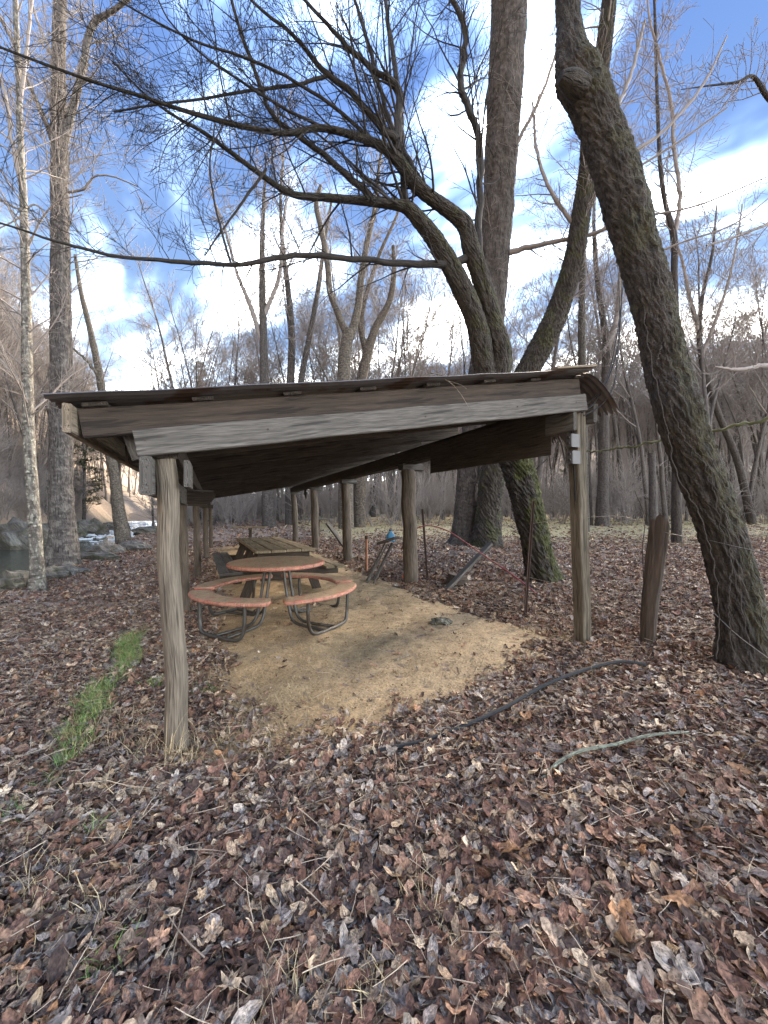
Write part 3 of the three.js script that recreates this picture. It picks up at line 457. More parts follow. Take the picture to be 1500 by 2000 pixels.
// a bare woodland tree standing at the origin: {trunk, crown}
function bareTree(seed, H, r, o = {}) {
  rnd = mulberry(seed); const tb = new MB(), cb = new MB(); tb.col = [1, 1, 1];
  const opt = { levels: 3, wig: .13, up: .06, tip: o.tip || .006, dens: [0, 2.0, 3.2], base: [0, 4, 3], from: [.3, .15, .1], minLen: .25, ...o.opt };
  const stem = (p, d, h, r0, low, k0) => {
    const n = 14, pts = [p.clone()], rads = [r0 * (low ? 1.35 : 1)], q = p.clone(), dir = d.clone(); for (let k = 1; k <= n; k++) { dir.x += rr(-1, 1) * .07; dir.z += rr(-1, 1) * .07; dir.y += .035; dir.normalize(); q.addScaledVector(dir, h / n); pts.push(q.clone()); rads.push(r0 * lerp(1, .12, Math.pow(k / n, .9))); }
    tb.tube(pts, rads, 10, { rad: (th, a) => 1 + .05 * n3(Math.cos(th) * 2, Math.sin(th) * 2, a * 1.5 + seed), wrap: Math.max(.5, Math.round(TP * r0 / .5) * .5) });
    const kids = o.kids || 20; for (let k = 0; k < kids; k++) { const t = lerp(o.low ?? .35, .99, (k + rnd()) / kids), f = Math.min(n - .001, t * n), i = Math.floor(f), pt = pts[i].clone().lerp(pts[i + 1], f - i), tg = pts[i + 1].clone().sub(pts[i]).normalize(); bough(cb, pt, randDir(tg, rr(.5, 1.05)), h * rr(.16, .34) * (1.25 - .8 * t), Math.max(.012, rads[i] * rr(.3, .5)), 1, opt); }
    return pts;
  };
  const main = stem(V(0, -.2, 0), V(rr(-.08, .08), 1, rr(-.08, .08)).normalize(), H, r, true);
  if (o.fork) for (let k = 0; k < o.fork; k++) { const i = 4 + k; stem(main[i], randDir(V(0, 1, 0), rr(.3, .55)), H * rr(.5, .65), r * .6, false); }
  return { trunk: tb.geo(), crown: cb.geo() };
}
const protos = [bareTree(101, 15, .17, { fork: 1 }), bareTree(102, 17, .2, { kids: 24 }), bareTree(103, 12, .1, { kids: 22, fork: 1 }), bareTree(104, 18, .22, { fork: 2 }), bareTree(105, 10, .065, { kids: 18 }), bareTree(106, 13, .11, { kids: 20 })];
const protoThings = [];
function woodTree(k, x, z, s, turn, label, group, name = 'bare_tree') {
  const y = gh(x, z); label = ['tall forked ', 'straight ', 'small forked ', 'thick many stemmed ', 'thin young ', 'slender '][k] + label; const t = thing(name, label, 'tree', [x, y, z], turn, group); t.scale.set(s, s, s); mesh('trunk', protos[k].trunk, M.bark, t); mesh('crown', protos[k].crown, M.twig, t); return t;
}
console.log('protos', protos.map(p => (p.crown.index.count + p.trunk.index.count) / 3));

// hand-placed tree: limbs given as [px, py, distance, width px]
function placedTree(name, label, mat, limbs, o = {}) {
  rnd = mulberry(o.seed || 7);
  const first = limbs[0].l, f = o.foot || foot(first[0][0], first[0][2]), t = thing(name, label, 'tree', [f.x, f.y, f.z], 0, o.group), crown = new MB();
  limbs.forEach((L, li) => {
    const P = L.l.map(q => at(q[0], q[1], q[2]).sub(f)), R = L.l.map((q, i) => { const a = L.l[Math.max(0, i - 1)], b = L.l[Math.min(L.l.length - 1, i + 1)], tx = Math.abs(b[0] - a[0]), ty = Math.abs(b[1] - a[1]), l = Math.hypot(tx, ty) || 1, off = ((q[0] - 750) * ty / l + (q[1] - 1000) * tx / l) / F; return q[3] / 2 / F * q[2] / Math.sqrt(1 + off * off); });
    if (li === 0) { P[0].y = -.15; }
    const curve = new THREE.CatmullRomCurve3(P, false, 'centripetal'), len = curve.getLength(), n = Math.max(8, Math.ceil(len / (R[0] > .15 ? .028 : R[0] > .1 ? .05 : .12))), pts = [], rads = [], fr = P.length - 1;
    for (let k = 0; k <= n; k++) { const u = k / n; pts.push(curve.getPoint(u)); const g = u * fr, i = Math.min(fr - 1, Math.floor(g)); rads.push(lerp(R[i], R[i + 1], g - i)); }
    const big = R[0] > .15, sides = big ? 84 : R[0] > .07 ? 24 : R[0] > .03 ? 12 : 7, b = L.trunk ? new MB() : crown, sd = li * 3.7 + (o.seed || 0);
    const rough = o.rough ?? 1, moss = L.moss ?? o.moss ?? 0, flare = L.flare ?? 0;
    if (!L.trunk) for (let k = 1; k < n; k++) { const j = Math.min(.035, rads[k] * .5); pts[k].x += j * n2(k * .33, sd); pts[k].y += j * n2(k * .33, sd + 40); }
    b.tube(pts, rads, sides, {
      cap1: L.snag, wrap: Math.max(.5, Math.round(TP * Math.max(...R) / .5) * .5),
      rad: (th, a, p, dx, dy, dz, u) => 1 + rough * (.07 * n3(Math.cos(th) * 1.3 + sd, Math.sin(th) * 1.3, a * 1.2) + (big ? .05 * (.5 - Math.abs(n3(Math.cos(th) * 9, Math.sin(th) * 9 + sd, a * 1.2 / (R[0] * 4)))) + .03 * n3(Math.cos(th) * 18, Math.sin(th) * 18, a * 9) : .05 * n3(Math.cos(th) * 5, Math.sin(th) * 5 + sd, a * 1.6)) + (moss ? .10 * n3(dx * 6 + a * 9, dy * 6, dz * 6 + a * 7) * moss : 0)) + flare * Math.max(0, 1 - a / .7) ** 2 * (.6 + .5 * Math.cos(th * 5 + sd)),
      col: (dx, dy, dz, p, a, th) => { const w = V(p.x + f.x, p.y + f.y, p.z + f.z), n = fbm3(w.x * 2.2 + dx * .5, w.y * 1.6 + dy * .5, w.z * 2.2, 4), fine = .85 + .35 * n3(w.x * 9 + dx * 2, w.y * 9, w.z * 9 + dz * 2); let c = [fine, fine, fine]; if (o.tint) c = c.map((v, i) => v * o.tint[i]); if (moss) { const side = (L.mossSide ? L.mossSide[0] * dx + L.mossSide[1] * dy + L.mossSide[2] * dz : .6 * dy) * .5, m = sstep(.0, .22, n + side + (moss - .75) * .6); c = mix3(c, [1.05 * fine, 1.4 * fine, .28 * fine], m * (L.mossK ?? .8)); } if (o.lich) { const m = sstep(.10, .2, fbm3(w.x * 5 + dx, w.y * 5, w.z * 5 + dz, 3) + o.lich(a)); c = mix3(c, [1.9, 2.0, 1.95], m * .8); } return c; }
    });
    if (L.trunk) mesh(L.name || 'trunk', b.geo(), mat, t);
    // side branches and twigs
    const tw = L.twigs ?? 3; if (tw) { const cnt = Math.round(len * tw); for (let k = 0; k < cnt; k++) { const u = lerp(L.from ?? .1, 1, (k + rnd()) / cnt), i = Math.min(n - 1, Math.floor(u * n)), tg = pts[i + 1].clone().sub(pts[i]).normalize(); let d = randDir(tg, rr(.5, 1.25)); if (L.rise) { d.y += L.rise; d.normalize(); } bough(crown, pts[i], d, (L.twigLen ?? 1.55) * rr(.3, 1.3) * (1.1 - .3 * u), Math.max(o.twigTip ?? .0035, Math.min(.022, rads[i] * .35)) * rr(.7, 1.1), L.lv ?? 2, { levels: 4, wig: .15, up: .03, tip: o.twigTip ?? .0026, dens: [0, 2, 3.0, 3.6], base: [0, 2, 2, 2], from: [.2, .2, .15, .1], minLen: .2, ...o.opt }); } }
  });
  if (o.more) o.more(t, f, crown);
  mesh('crown', crown.geo(), o.crownMat || mat, t);
  return t;
}
M.mossy = std({ color: new THREE.Color().setRGB(.06, .066, .026) });
M.limb = std({ color: new THREE.Color().setRGB(.038, .034, .031), map: barkMap, bumpMap: barkBump, bumpScale: .012, vertexColors: true });
const rightMoss = [.9, .2, -.3];
// mossy tree behind the shelter whose limbs sweep left over everything
placedTree('mossy_tree', 'mossy forked tree behind the shelter with long limbs sweeping left', M.moss, [
  { trunk: 1, name: 'trunk', l: [[1064, 1145, 6.75, 66], [1046, 1060, 6.72, 55], [1024, 960, 6.7, 58], [1004, 890, 6.65, 60], [975, 800, 6.6, 62], [962, 740, 6.55, 66]], moss: 1.15, mossSide: rightMoss, mossK: .9, flare: .35, twigs: 1.2, twigLen: .6 },
  { trunk: 1, name: 'stem', l: [[966, 770, 6.5, 42], [980, 700, 6.4, 40], [960, 624, 6.3, 37], [936, 532, 6.15, 34], [920, 484, 6.1, 33], [908, 440, 6.05, 31], [884, 416, 6.0, 29], [844, 388, 5.9, 28], [808, 356, 5.8, 27], [776, 312, 5.7, 26], [748, 288, 5.6, 22], [688, 264, 5.4, 18], [624, 250, 5.3, 16], [560, 260, 5.15, 14], [480, 248, 5, 13], [400, 228, 4.85, 12], [335, 208, 4.7, 10], [270, 186, 4.6, 10], [200, 165, 4.45, 9], [100, 130, 4.3, 8], [0, 92, 4.15, 7], [-80, 60, 4, 5]], moss: .75, mossK: .38, twigs: 6, from: .3, rise: .15 },
  { trunk: 1, name: 'stem', l: [[957, 765, 6.5, 44], [946, 715, 6.4, 42], [928, 624, 6.2, 38], [880, 520, 6.05, 36], [852, 472, 6, 34], [820, 432, 5.9, 31], [796, 406, 5.85, 29], [776, 400, 5.8, 24], [720, 393, 5.7, 20], [640, 386, 5.55, 17], [568, 378, 5.4, 15], [508, 340, 5.3, 12], [440, 290, 5.2, 10], [400, 260, 5.1, 9], [350, 232, 5, 8], [290, 190, 4.9, 6], [220, 120, 4.8, 5]], moss: .75, mossK: .38, twigs: 6, from: .35, rise: .15 },
  { l: [[916, 504, 6.12, 18], [876, 516, 6.0, 17], [820, 516, 5.8, 15], [760, 512, 5.6, 14], [680, 504, 5.4, 13], [600, 498, 5.2, 12], [540, 504, 5.05, 11], [452, 518, 4.9, 10], [400, 514, 4.75, 10], [320, 508, 4.6, 9], [225, 500, 4.4, 8], [140, 480, 4.2, 7], [60, 455, 4.05, 6], [-20, 428, 3.9, 5]], twigs: 5, twigLen: .9, rise: .2 },
  { l: [[736, 396, 5.72, 17], [680, 344, 5.6, 15], [624, 296, 5.5, 13], [580, 264, 5.45, 12], [532, 224, 5.4, 11], [516, 192, 5.4, 10], [496, 132, 5.3, 9], [470, 60, 5.3, 8], [446, -20, 5.2, 7]], twigs: 5, rise: .2 },
  { l: [[776, 276, 5.65, 20], [760, 260, 5.6, 18], [720, 224, 5.55, 16], [688, 180, 5.5, 15], [640, 148, 5.4, 14], [600, 100, 5.35, 11], [572, 68, 5.3, 10], [512, 20, 5.2, 8], [470, -20, 5.2, 7]], twigs: 5.5, rise: .2 },
  { l: [[640, 148, 5.42, 11], [580, 165, 5.35, 9], [500, 176, 5.25, 8], [400, 192, 5.1, 7], [310, 204, 5, 6], [222, 218, 4.9, 5]], twigs: 5, rise: .2, twigLen: .9 },
  { l: [[776, 300, 5.7, 18], [778, 230, 5.75, 16], [780, 172, 5.8, 15], [740, 144, 5.75, 14], [680, 92, 5.7, 12], [640, 48, 5.6, 10], [588, -10, 5.5, 8]], twigs: 5, rise: .2 },
  { l: [[838, 382, 5.9, 13], [800, 314, 5.95, 11], [770, 260, 6, 10], [745, 180, 6.1, 9], [720, 90, 6.2, 8], [690, -10, 6.3, 6]], twigs: 5, rise: .1 },
  { l: [[792, 395, 5.85, 14], [788, 320, 6, 12], [784, 240, 6.1, 11], [772, 140, 6.3, 10], [758, 40, 6.4, 8], [750, -20, 6.5, 7]], twigs: 4 },
  { l: [[934, 520, 6.15, 15], [937, 400, 6.3, 14], [936, 272, 6.4, 13], [908, 192, 6.4, 13], [900, 160, 6.4, 13], [908, 60, 6.4, 11], [880, -10, 6.4, 9]], twigs: 6 },
  { l: [[740, 286, 5.58, 10], [660, 215, 5.4, 9], [560, 150, 5.2, 8], [470, 110, 5, 8], [380, 80, 4.85, 7], [300, 40, 4.7, 6], [230, 0, 4.6, 5], [180, -30, 4.5, 4]], twigs: 6, rise: -.05 },
  { l: [[640, 252, 5.32, 9], [560, 215, 5.2, 8], [480, 165, 5.05, 7], [400, 110, 4.9, 6], [330, 40, 4.8, 5], [300, -20, 4.7, 4]], twigs: 6, rise: -.05 },
  { l: [[520, 330, 5.3, 8], [470, 400, 5.1, 6], [430, 455, 5, 5], [400, 500, 4.9, 3]], twigs: 5, twigLen: .5 },
  { l: [[452, 518, 4.9, 6], [425, 420, 4.95, 5], [410, 330, 5, 4], [420, 240, 5.1, 3]], twigs: 5, twigLen: .6 },
], { seed: 21, crownMat: M.limb, foot: foot(1064, 6.75) });
console.log('mossy');

// tall straight grey trunk, vine on it, just behind
placedTree('tall_poplar', 'tall straight grey furrowed trunk rising behind the shelter', M.bark, [
  { trunk: 1, l: [[908, 1075, 13.4, 64], [912, 1020, 13.2, 54], [918, 920, 12.9, 50], [938, 760, 12.4, 52], [954, 640, 12.0, 54], [973, 400, 11.3, 60], [985, 200, 10.8, 66], [994, 0, 10.3, 70], [1002, -200, 10, 68], [1008, -500, 9.9, 60]], flare: .4, twigs: .5, twigLen: 1.3 },
  { l: [[905, 1060, 13.0, 7], [928, 980, 12.7, 6], [930, 900, 12.5, 6], [948, 700, 12.0, 6], [965, 500, 11.3, 5], [985, 250, 10.6, 5]], twigs: 1, twigLen: .5 },
  { l: [[972, 500, 11.5, 14], [1010, 488, 11.3, 12], [1050, 478, 11, 10], [1110, 468, 10.6, 9], [1160, 456, 10.3, 8], [1195, 440, 10, 6]], twigs: 3, twigLen: .9 },
  { l: [[978, 330, 11, 8], [1020, 260, 10.8, 7], [1060, 180, 10.6, 6], [1100, 60, 10.5, 4]], twigs: 4, twigLen: 1.2 },
], { seed: 31, crownMat: M.twig, opt: {}, twigTip: .004, tint: [.95, .93, .92] });

// curved trunk leaning right
placedTree('curved_tree', 'curved dark trunk leaning right between tall trunk and leaning tree', M.moss, [
  { trunk: 1, l: [[950, 1062, 12.6, 60], [954, 1000, 12.4, 48], [968, 900, 12, 46], [1000, 790, 11.5, 46], [1034, 718, 11.2, 44], [1070, 650, 10.9, 42], [1092, 600, 10.8, 42], [1122, 500, 10.4, 38], [1136, 410, 10.2, 36], [1147, 340, 10, 34], [1152, 270, 9.8, 33], [1166, 180, 9.6, 32], [1180, 90, 9.4, 31], [1190, 0, 9.3, 28], [1200, -120, 9.2, 24]], moss: .85, mossK: .5, flare: .3, twigs: 2.2, from: .4, twigLen: 1.5 },
  { l: [[1150, 300, 9.9, 10], [1190, 240, 10, 8], [1230, 150, 10.2, 7], [1260, 40, 10.4, 5]], twigs: 4 },
  { l: [[1130, 450, 10.3, 9], [1080, 380, 10.3, 7], [1050, 300, 10.4, 6], [1040, 200, 10.5, 4]], twigs: 4 },
], { seed: 41, crownMat: M.twig, twigTip: .004 });

// big leaning tree at right
placedTree('leaning_tree', 'massive mossy trunk leaning left at the right edge', M.moss, [
  { trunk: 1, l: [[1462, 1300, 3.12, 150], [1453, 1250, 3.13, 114], [1446, 1200, 3.15, 104], [1430, 1120, 3.2, 96], [1410, 1046, 3.25, 93], [1380, 960, 3.3, 91], [1353, 885, 3.35, 90], [1326, 800, 3.4, 92], [1303, 720, 3.5, 84], [1285, 640, 3.55, 76], [1265, 560, 3.6, 79], [1243, 480, 3.65, 76], [1221, 400, 3.7, 83], [1198, 320, 3.75, 77], [1170, 240, 3.8, 70], [1146, 185, 3.83, 76], [1126, 145, 3.85, 80], [1115, 105, 3.87, 58], [1112, 50, 3.9, 46], [1108, 0, 3.92, 45], [1100, -120, 4, 40]], moss: .82, mossSide: [.6, .3, .1], mossK: .3, flare: .22, twigs: 0 },
  { trunk: 1, name: 'knot', l: [[1150, 190, 3.8, 54], [1122, 165, 3.7, 52], [1104, 155, 3.66, 40], [1094, 150, 3.64, 24]], snag: 1, twigs: 0 },
  { l: [[1200, 320, 3.75, 9], [1290, 260, 3.8, 6], [1370, 170, 3.85, 5], [1420, 70, 3.9, 3]], twigs: 3, twigLen: .5 },
  { l: [[1262, 420, 3.7, 5], [1350, 405, 3.6, 4], [1440, 370, 3.5, 3], [1510, 340, 3.4, 2]], twigs: 3, twigLen: .5 },
  { l: [[1240, 330, 3.7, 5], [1320, 280, 3.6, 4], [1420, 210, 3.5, 3]], twigs: 4, twigLen: .6 },
  { l: [[1270, 500, 3.6, 5], [1340, 470, 3.5, 4], [1430, 440, 3.4, 3], [1510, 380, 3.35, 2]], twigs: 3, twigLen: .5 },
], { seed: 51, crownMat: M.twig, foot: foot(1462, 3.12), twigTip: .0016, opt: { levels: 3 }, more: (t, f) => {
  // ivy stems climbing the bark
  const vines = [[[1405, 1290, 2.93], [1412, 1200, 2.97], [1400, 1100, 3.02], [1375, 1010, 3.06], [1330, 930, 3.12], [1312, 850, 3.16], [1290, 760, 3.24], [1276, 700, 3.3], [1262, 600, 3.38]], [[1470, 1260, 2.9], [1448, 1150, 2.98], [1420, 1050, 3.06], [1400, 960, 3.1], [1378, 900, 3.14], [1340, 850, 3.16], [1312, 780, 3.2]], [[1290, 700, 3.3], [1300, 660, 3.36], [1312, 620, 3.4]], [[1440, 1290, 2.92], [1430, 1190, 2.96], [1436, 1100, 3.0], [1425, 1010, 3.07], [1396, 930, 3.1]]];
  const vm = std({ color: new THREE.Color().setRGB(.035, .03, .026) }); for (const l of vines) tubeMesh('vine', spline(l.map(q => at(...q).sub(f)), 90).map((p, i) => p.add(V(.014 * n2(i * .21, l[0][0]), 0, -.035 + .01 * n2(i * .3, 5)))), .0042, 6, vm, t, { rad: (th, a) => 1 + .3 * n3(a * 12, th, 2) });
} });
console.log('leaning');

// left: lichen-spotted birch and the big forked trunk on the bank
placedTree('birch_tree', 'slender pale lichen spotted trunk at the far left creek bank', M.barkPale, [
  { trunk: 1, l: [[74, 1145, 7.6, 40], [72, 1090, 7.6, 28], [66, 1000, 7.62, 26], [58, 880, 7.65, 25], [54, 760, 7.7, 24], [52, 640, 7.75, 22], [50, 520, 7.8, 19], [46, 400, 7.85, 17], [40, 280, 7.9, 15], [36, 150, 8, 13], [30, 0, 8.1, 12], [26, -150, 8.2, 9]], flare: .3, twigs: 4, from: .3, twigLen: 1.5 },
  { l: [[38, 350, 7.85, 10], [22, 270, 7.8, 9], [12, 190, 7.75, 8], [-6, 130, 7.7, 6]], twigs: 4 },
  { l: [[40, 200, 7.95, 10], [52, 100, 7.9, 8], [62, 0, 7.9, 7], [66, -80, 7.9, 6]], twigs: 4 },
  { l: [[56, 480, 7.75, 6], [80, 430, 7.6, 5], [110, 395, 7.5, 4], [160, 380, 7.4, 3]], twigs: 4, twigLen: .7 },
  { l: [[52, 760, 7.65, 6], [25, 730, 7.5, 5], [-10, 690, 7.3, 4]], twigs: 3, twigLen: .7 },
], { seed: 61, crownMat: M.twig, rough: .8, lich: a => .02 });
placedTree('bank_tree', 'big grey forked trunk with white lichen by the creek', M.bark, [
  { trunk: 1, l: [[124, 1096, 11.3, 74], [122, 1040, 11.3, 56], [119, 950, 11.3, 50], [119, 800, 11.3, 47], [119, 640, 11.3, 44], [118, 500, 11.3, 40], [117, 380, 11.3, 37], [116, 290, 11.3, 37], [115, 230, 11.3, 33], [115, 120, 11.3, 28], [117, 0, 11.3, 28], [119, -150, 11.3, 22], [120, -400, 11.3, 12]], flare: .35, twigs: 3, from: .35, twigLen: 2.4 },
  { trunk: 1, name: 'limb', l: [[122, 290, 11.2, 22], [136, 232, 11.15, 21], [150, 180, 11.1, 18], [164, 120, 11, 17], [172, 72, 11, 16], [186, 42, 10.95, 19], [210, 28, 10.9, 15], [250, -2, 10.8, 13], [300, -60, 10.8, 10]], twigs: 3, twigLen: 1.8 },
  { trunk: 1, name: 'limb', l: [[108, 290, 11.2, 17], [92, 245, 11.1, 14], [70, 195, 11, 13], [50, 150, 11, 12], [30, 90, 10.9, 11], [8, 50, 10.9, 9], [-20, 0, 10.9, 7]], twigs: 3, twigLen: 1.8 },
  { l: [[134, 375, 11.2, 7], [165, 368, 11, 6], [185, 345, 10.9, 5], [220, 345, 10.8, 4], [270, 365, 10.7, 3]], twigs: 4 },
  { l: [[104, 110, 11.2, 10], [80, 60, 11.1, 8], [60, 0, 11, 7]], twigs: 4 },
  { l: [[112, 470, 11.2, 6], [70, 400, 11, 5], [30, 430, 10.9, 4], [-10, 450, 10.8, 3]], twigs: 4 },
], { seed: 62, crownMat: M.twig, twigTip: .004, tint: [1.1, 1.1, 1.12], lich: a => a < 2.4 ? .05 : -.16 });
placedTree('dead_snag', 'pale leaning dead trunk with a snapped top left of shelter', M.barkPale, [
  { trunk: 1, l: [[245, 1048, 21.5, 36], [232, 1000, 21.5, 26], [224, 930, 21.4, 22], [214, 880, 21.3, 20], [205, 800, 21.2, 17], [192, 720, 21, 16], [175, 640, 20.8, 13], [158, 570, 20.6, 10], [147, 498, 20.4, 7]], snag: 1, flare: .3, twigs: .3, twigLen: 1 },
  { l: [[196, 740, 21, 8], [170, 705, 20.6, 7], [142, 680, 20.2, 5]], snag: 1, twigs: .6 },
], { seed: 63, crownMat: M.barkPale, tint: [.85, .78, .7] });

// middle distance, above and below the roof line
const mid = 'bare trees standing beyond the shelter';
const MT = (label, o, limbs) => placedTree('bare_tree', label, o.mat || M.bark, limbs, { seed: o.seed, crownMat: o.cm || M.twig, twigTip: o.tip || .012, group: mid, tint: o.tint, rough: .6, opt: { wig: .15, minLen: .4, dens: [0, 1.3, 1.7, 2.2], ...(o.opt || {}) } });
MT('many branched tree above the low left roof half', { seed: 71 }, [
  { trunk: 1, l: [[526, 1022, 25, 28], [522, 940, 25, 22], [516, 740, 25, 17], [514, 640, 25, 15], [512, 560, 25, 13], [512, 480, 25, 10], [515, 400, 25, 7], [520, 300, 25, 3]], twigs: 1.1, from: .4, twigLen: 3.6 },
  { l: [[515, 680, 25, 11], [490, 600, 25, 9], [462, 530, 25, 7], [440, 450, 25, 5], [410, 370, 25, 3]], twigs: 1.6, twigLen: 3 },
  { l: [[514, 620, 25, 10], [545, 540, 25, 8], [552, 450, 25, 6], [565, 350, 25, 3]], twigs: 1.6, twigLen: 3 }]);
MT('dark double trunk above the roof left of pale forked tree', { seed: 72 }, [
  { trunk: 1, l: [[566, 1015, 27, 19], [566, 900, 27, 16], [568, 740, 27, 15], [570, 660, 27, 14], [562, 560, 27, 11], [552, 480, 27, 9], [548, 380, 27, 5], [556, 280, 27, 3]], twigs: 1.1, from: .4, twigLen: 3.6 },
  { trunk: 1, name: 'stem', l: [[580, 800, 27, 14], [592, 720, 26.8, 12], [606, 650, 26.7, 11], [622, 560, 26.6, 9], [634, 470, 26.5, 7], [650, 380, 26.5, 4]], twigs: 1.6, twigLen: 3.2 }]);
MT('pale smooth trunk forking wide above the roof middle', { seed: 73, mat: M.barkPale, tint: [.8, .74, .68] }, [
  { trunk: 1, l: [[676, 1030, 22, 30], [674, 900, 22, 27], [671, 740, 22, 25], [674, 690, 22, 24], [682, 645, 22, 22]], twigs: 0 },
  { trunk: 1, name: 'stem', l: [[680, 660, 22, 15], [660, 612, 22, 13], [645, 570, 22, 12], [640, 520, 22, 12], [628, 450, 22, 11], [618, 400, 22, 10], [626, 362, 22, 6]], snag: 1, twigs: .6, twigLen: 1.6 },
  { trunk: 1, name: 'stem', l: [[684, 660, 22, 17], [697, 612, 22, 15], [706, 540, 22, 13], [718, 470, 22, 11], [732, 410, 22, 9], [740, 330, 22, 6], [752, 230, 22, 3]], twigs: 1.4, twigLen: 2.6 }]);
MT('tan trunk splitting upward right of the pale forked tree', { seed: 74, mat: M.barkPale, tint: [.75, .66, .58] }, [
  { trunk: 1, l: [[702, 1020, 23.5, 24], [704, 850, 23.5, 22], [706, 745, 23.5, 20], [718, 690, 23.5, 19], [734, 640, 23.5, 15], [760, 590, 23.5, 12], [770, 530, 23.5, 10], [768, 480, 23.5, 6]], twigs: .9, from: .6, twigLen: 2.4 },
  { trunk: 1, name: 'stem', l: [[716, 690, 23.5, 12], [705, 640, 23.5, 11], [712, 590, 23.5, 9], [740, 500, 23.5, 7], [775, 420, 23.5, 5], [800, 340, 23.5, 3]], twigs: 1.5, twigLen: 2.6 }]);
MT('straight thick trunk behind the squared front post', { seed: 75, tint: [.85, .82, .8] }, [
  { trunk: 1, l: [[1176, 1012, 24, 30], [1178, 940, 24, 22], [1180, 820, 24, 20], [1184, 700, 24, 17], [1180, 640, 24, 13], [1168, 560, 24, 10], [1160, 440, 24, 7], [1165, 300, 24, 4]], twigs: .9, from: .35, twigLen: 3 },
  { l: [[1183, 690, 24, 13], [1205, 620, 24, 11], [1212, 540, 24, 9], [1225, 440, 24, 6], [1240, 330, 24, 3]], twigs: 1.5, twigLen: 2.6 }]);
MT('mossy slim trunk just right of the squared front post', { seed: 76, tint: [.8, .8, .7], tip: .007 }, [
  { trunk: 1, l: [[1142, 1018, 20, 20], [1140, 900, 20, 17], [1138, 760, 20, 16], [1136, 640, 20, 15], [1138, 520, 20, 12], [1142, 400, 20, 9], [1150, 250, 20, 5]], twigs: 1.2, from: .35, twigLen: 2.2 }]);
MT('tall twin stemmed tree right of the leaning trunk top', { seed: 77, tint: [.6, .55, .5], tip: .0055, cm: M.twig, opt: { minLen: .2, dens: [0, 2, 2.6, 3] } }, [
  { trunk: 1, l: [[1322, 1035, 14, 24], [1320, 900, 14, 17], [1320, 640, 14, 15], [1317, 540, 14, 14], [1316, 462, 14, 14], [1300, 400, 14, 9], [1290, 330, 14, 8], [1284, 200, 14, 7], [1280, 60, 14, 6], [1275, -80, 14, 4]], twigs: 2.2, from: .45, twigLen: 1.7 },
  { l: [[1317, 465, 14, 10], [1328, 380, 14, 9], [1316, 290, 14, 8], [1312, 208, 14, 7], [1290, 120, 14, 5], [1268, 30, 14, 4], [1262, -60, 14, 3]], twigs: 3, twigLen: 1.6 }]);
MT('broken topped trunk between rotten post and leaning tree', { seed: 78 }, [{ trunk: 1, l: [[1276, 1018, 19, 20], [1275, 960, 19, 16], [1273, 885, 19, 14]], snag: 1, twigs: .4, twigLen: .8 }]);
MT('slender trunk crowning at the right frame edge', { seed: 79, tint: [.8, .76, .72] }, [
  { trunk: 1, l: [[1470, 1010, 26, 20], [1440, 900, 26, 15], [1400, 800, 26, 13], [1370, 700, 26, 12], [1366, 640, 26, 11], [1372, 580, 26, 8], [1390, 500, 26, 6], [1400, 400, 26, 3]], twigs: 1.2, from: .4, twigLen: 2.8 },
  { l: [[1368, 660, 26, 8], [1345, 570, 26, 7], [1330, 500, 26, 5], [1300, 430, 26, 3]], twigs: 1.6, twigLen: 2.4 },
  { l: [[1368, 700, 26, 8], [1400, 620, 26, 7], [1430, 520, 26, 5], [1450, 400, 26, 3]], twigs: 1.6, twigLen: 2.4 }]);
MT('leafless tree overhanging from beyond the right frame edge', { seed: 80, tint: [.5, .46, .42], cm: M.twig, tip: .0035, opt: { minLen: .12, dens: [0, 2, 3, 3] } }, [
  { trunk: 1, l: [[1720, 1090, 9, 40], [1700, 700, 9, 36], [1650, 350, 8.5, 26], [1560, 230, 8, 14], [1500, 190, 7.6, 9], [1470, 150, 7.5, 7], [1440, 160, 7.4, 6], [1380, 168, 7.3, 4], [1330, 175, 7.2, 2]], twigs: 2, from: .5, twigLen: .8 },
  { l: [[1660, 740, 8.8, 14], [1560, 715, 8.2, 11], [1500, 712, 7.8, 9], [1440, 722, 7.4, 7], [1395, 716, 7.2, 3]], twigs: 2.5, twigLen: .6 },
  { l: [[1640, 320, 8.4, 14], [1560, 400, 8, 8], [1470, 450, 7.6, 5], [1380, 480, 7.3, 3]], twigs: 4, twigLen: 1 }]);
// mossy branch slung behind the leaning trunk
{ const l = [[1130, 884, 5.2], [1200, 875, 4.9], [1290, 860, 4.6], [1400, 838, 4.3], [1520, 812, 4.05], [1640, 790, 3.9]].map(q => at(...q)); tag(mesh('hung_branch', new MB().tube(spline(l, 90).map((p, i) => p.add(V(0, .03 * n2(i * .13, 3) + .012 * n2(i * .4, 8), .03 * n2(i * .12, 9)))), t => lerp(.008, .02, t), 9, { cap0: 1, cap1: 1, rad: (th, a) => 1 + .35 * n3(Math.cos(th) * 2 + a * 9, Math.sin(th) * 2, a * 14) }).geo(), M.mossy), 'thin mossy green branch slung level behind the leaning trunk', 'branch'); }
// dead twig on the roof edge
{ rnd = mulberry(5); const b = new MB(); const l = [[855, 735, 2.95], [880, 748, 2.92], [900, 770, 2.9], [918, 800, 2.9]].map(q => at(...q)); b.tube(spline(l, 14), t => lerp(.004, .0015, t), 5, {}); b.tube(spline([[870, 742, 2.93], [900, 752, 2.9], [912, 760, 2.9]].map(q => at(...q)), 8), () => .002, 4, {}); b.tube(spline([[840, 728, 3.0], [870, 735, 2.95], [855, 735, 2.95]].map(q => at(...q)), 8), () => .004, 4, {}); tag(mesh('fallen_twig', b.geo(), M.paleWood), 'dry twig dangling over the front edge of the roof', 'twig'); }
console.log('mid trees');

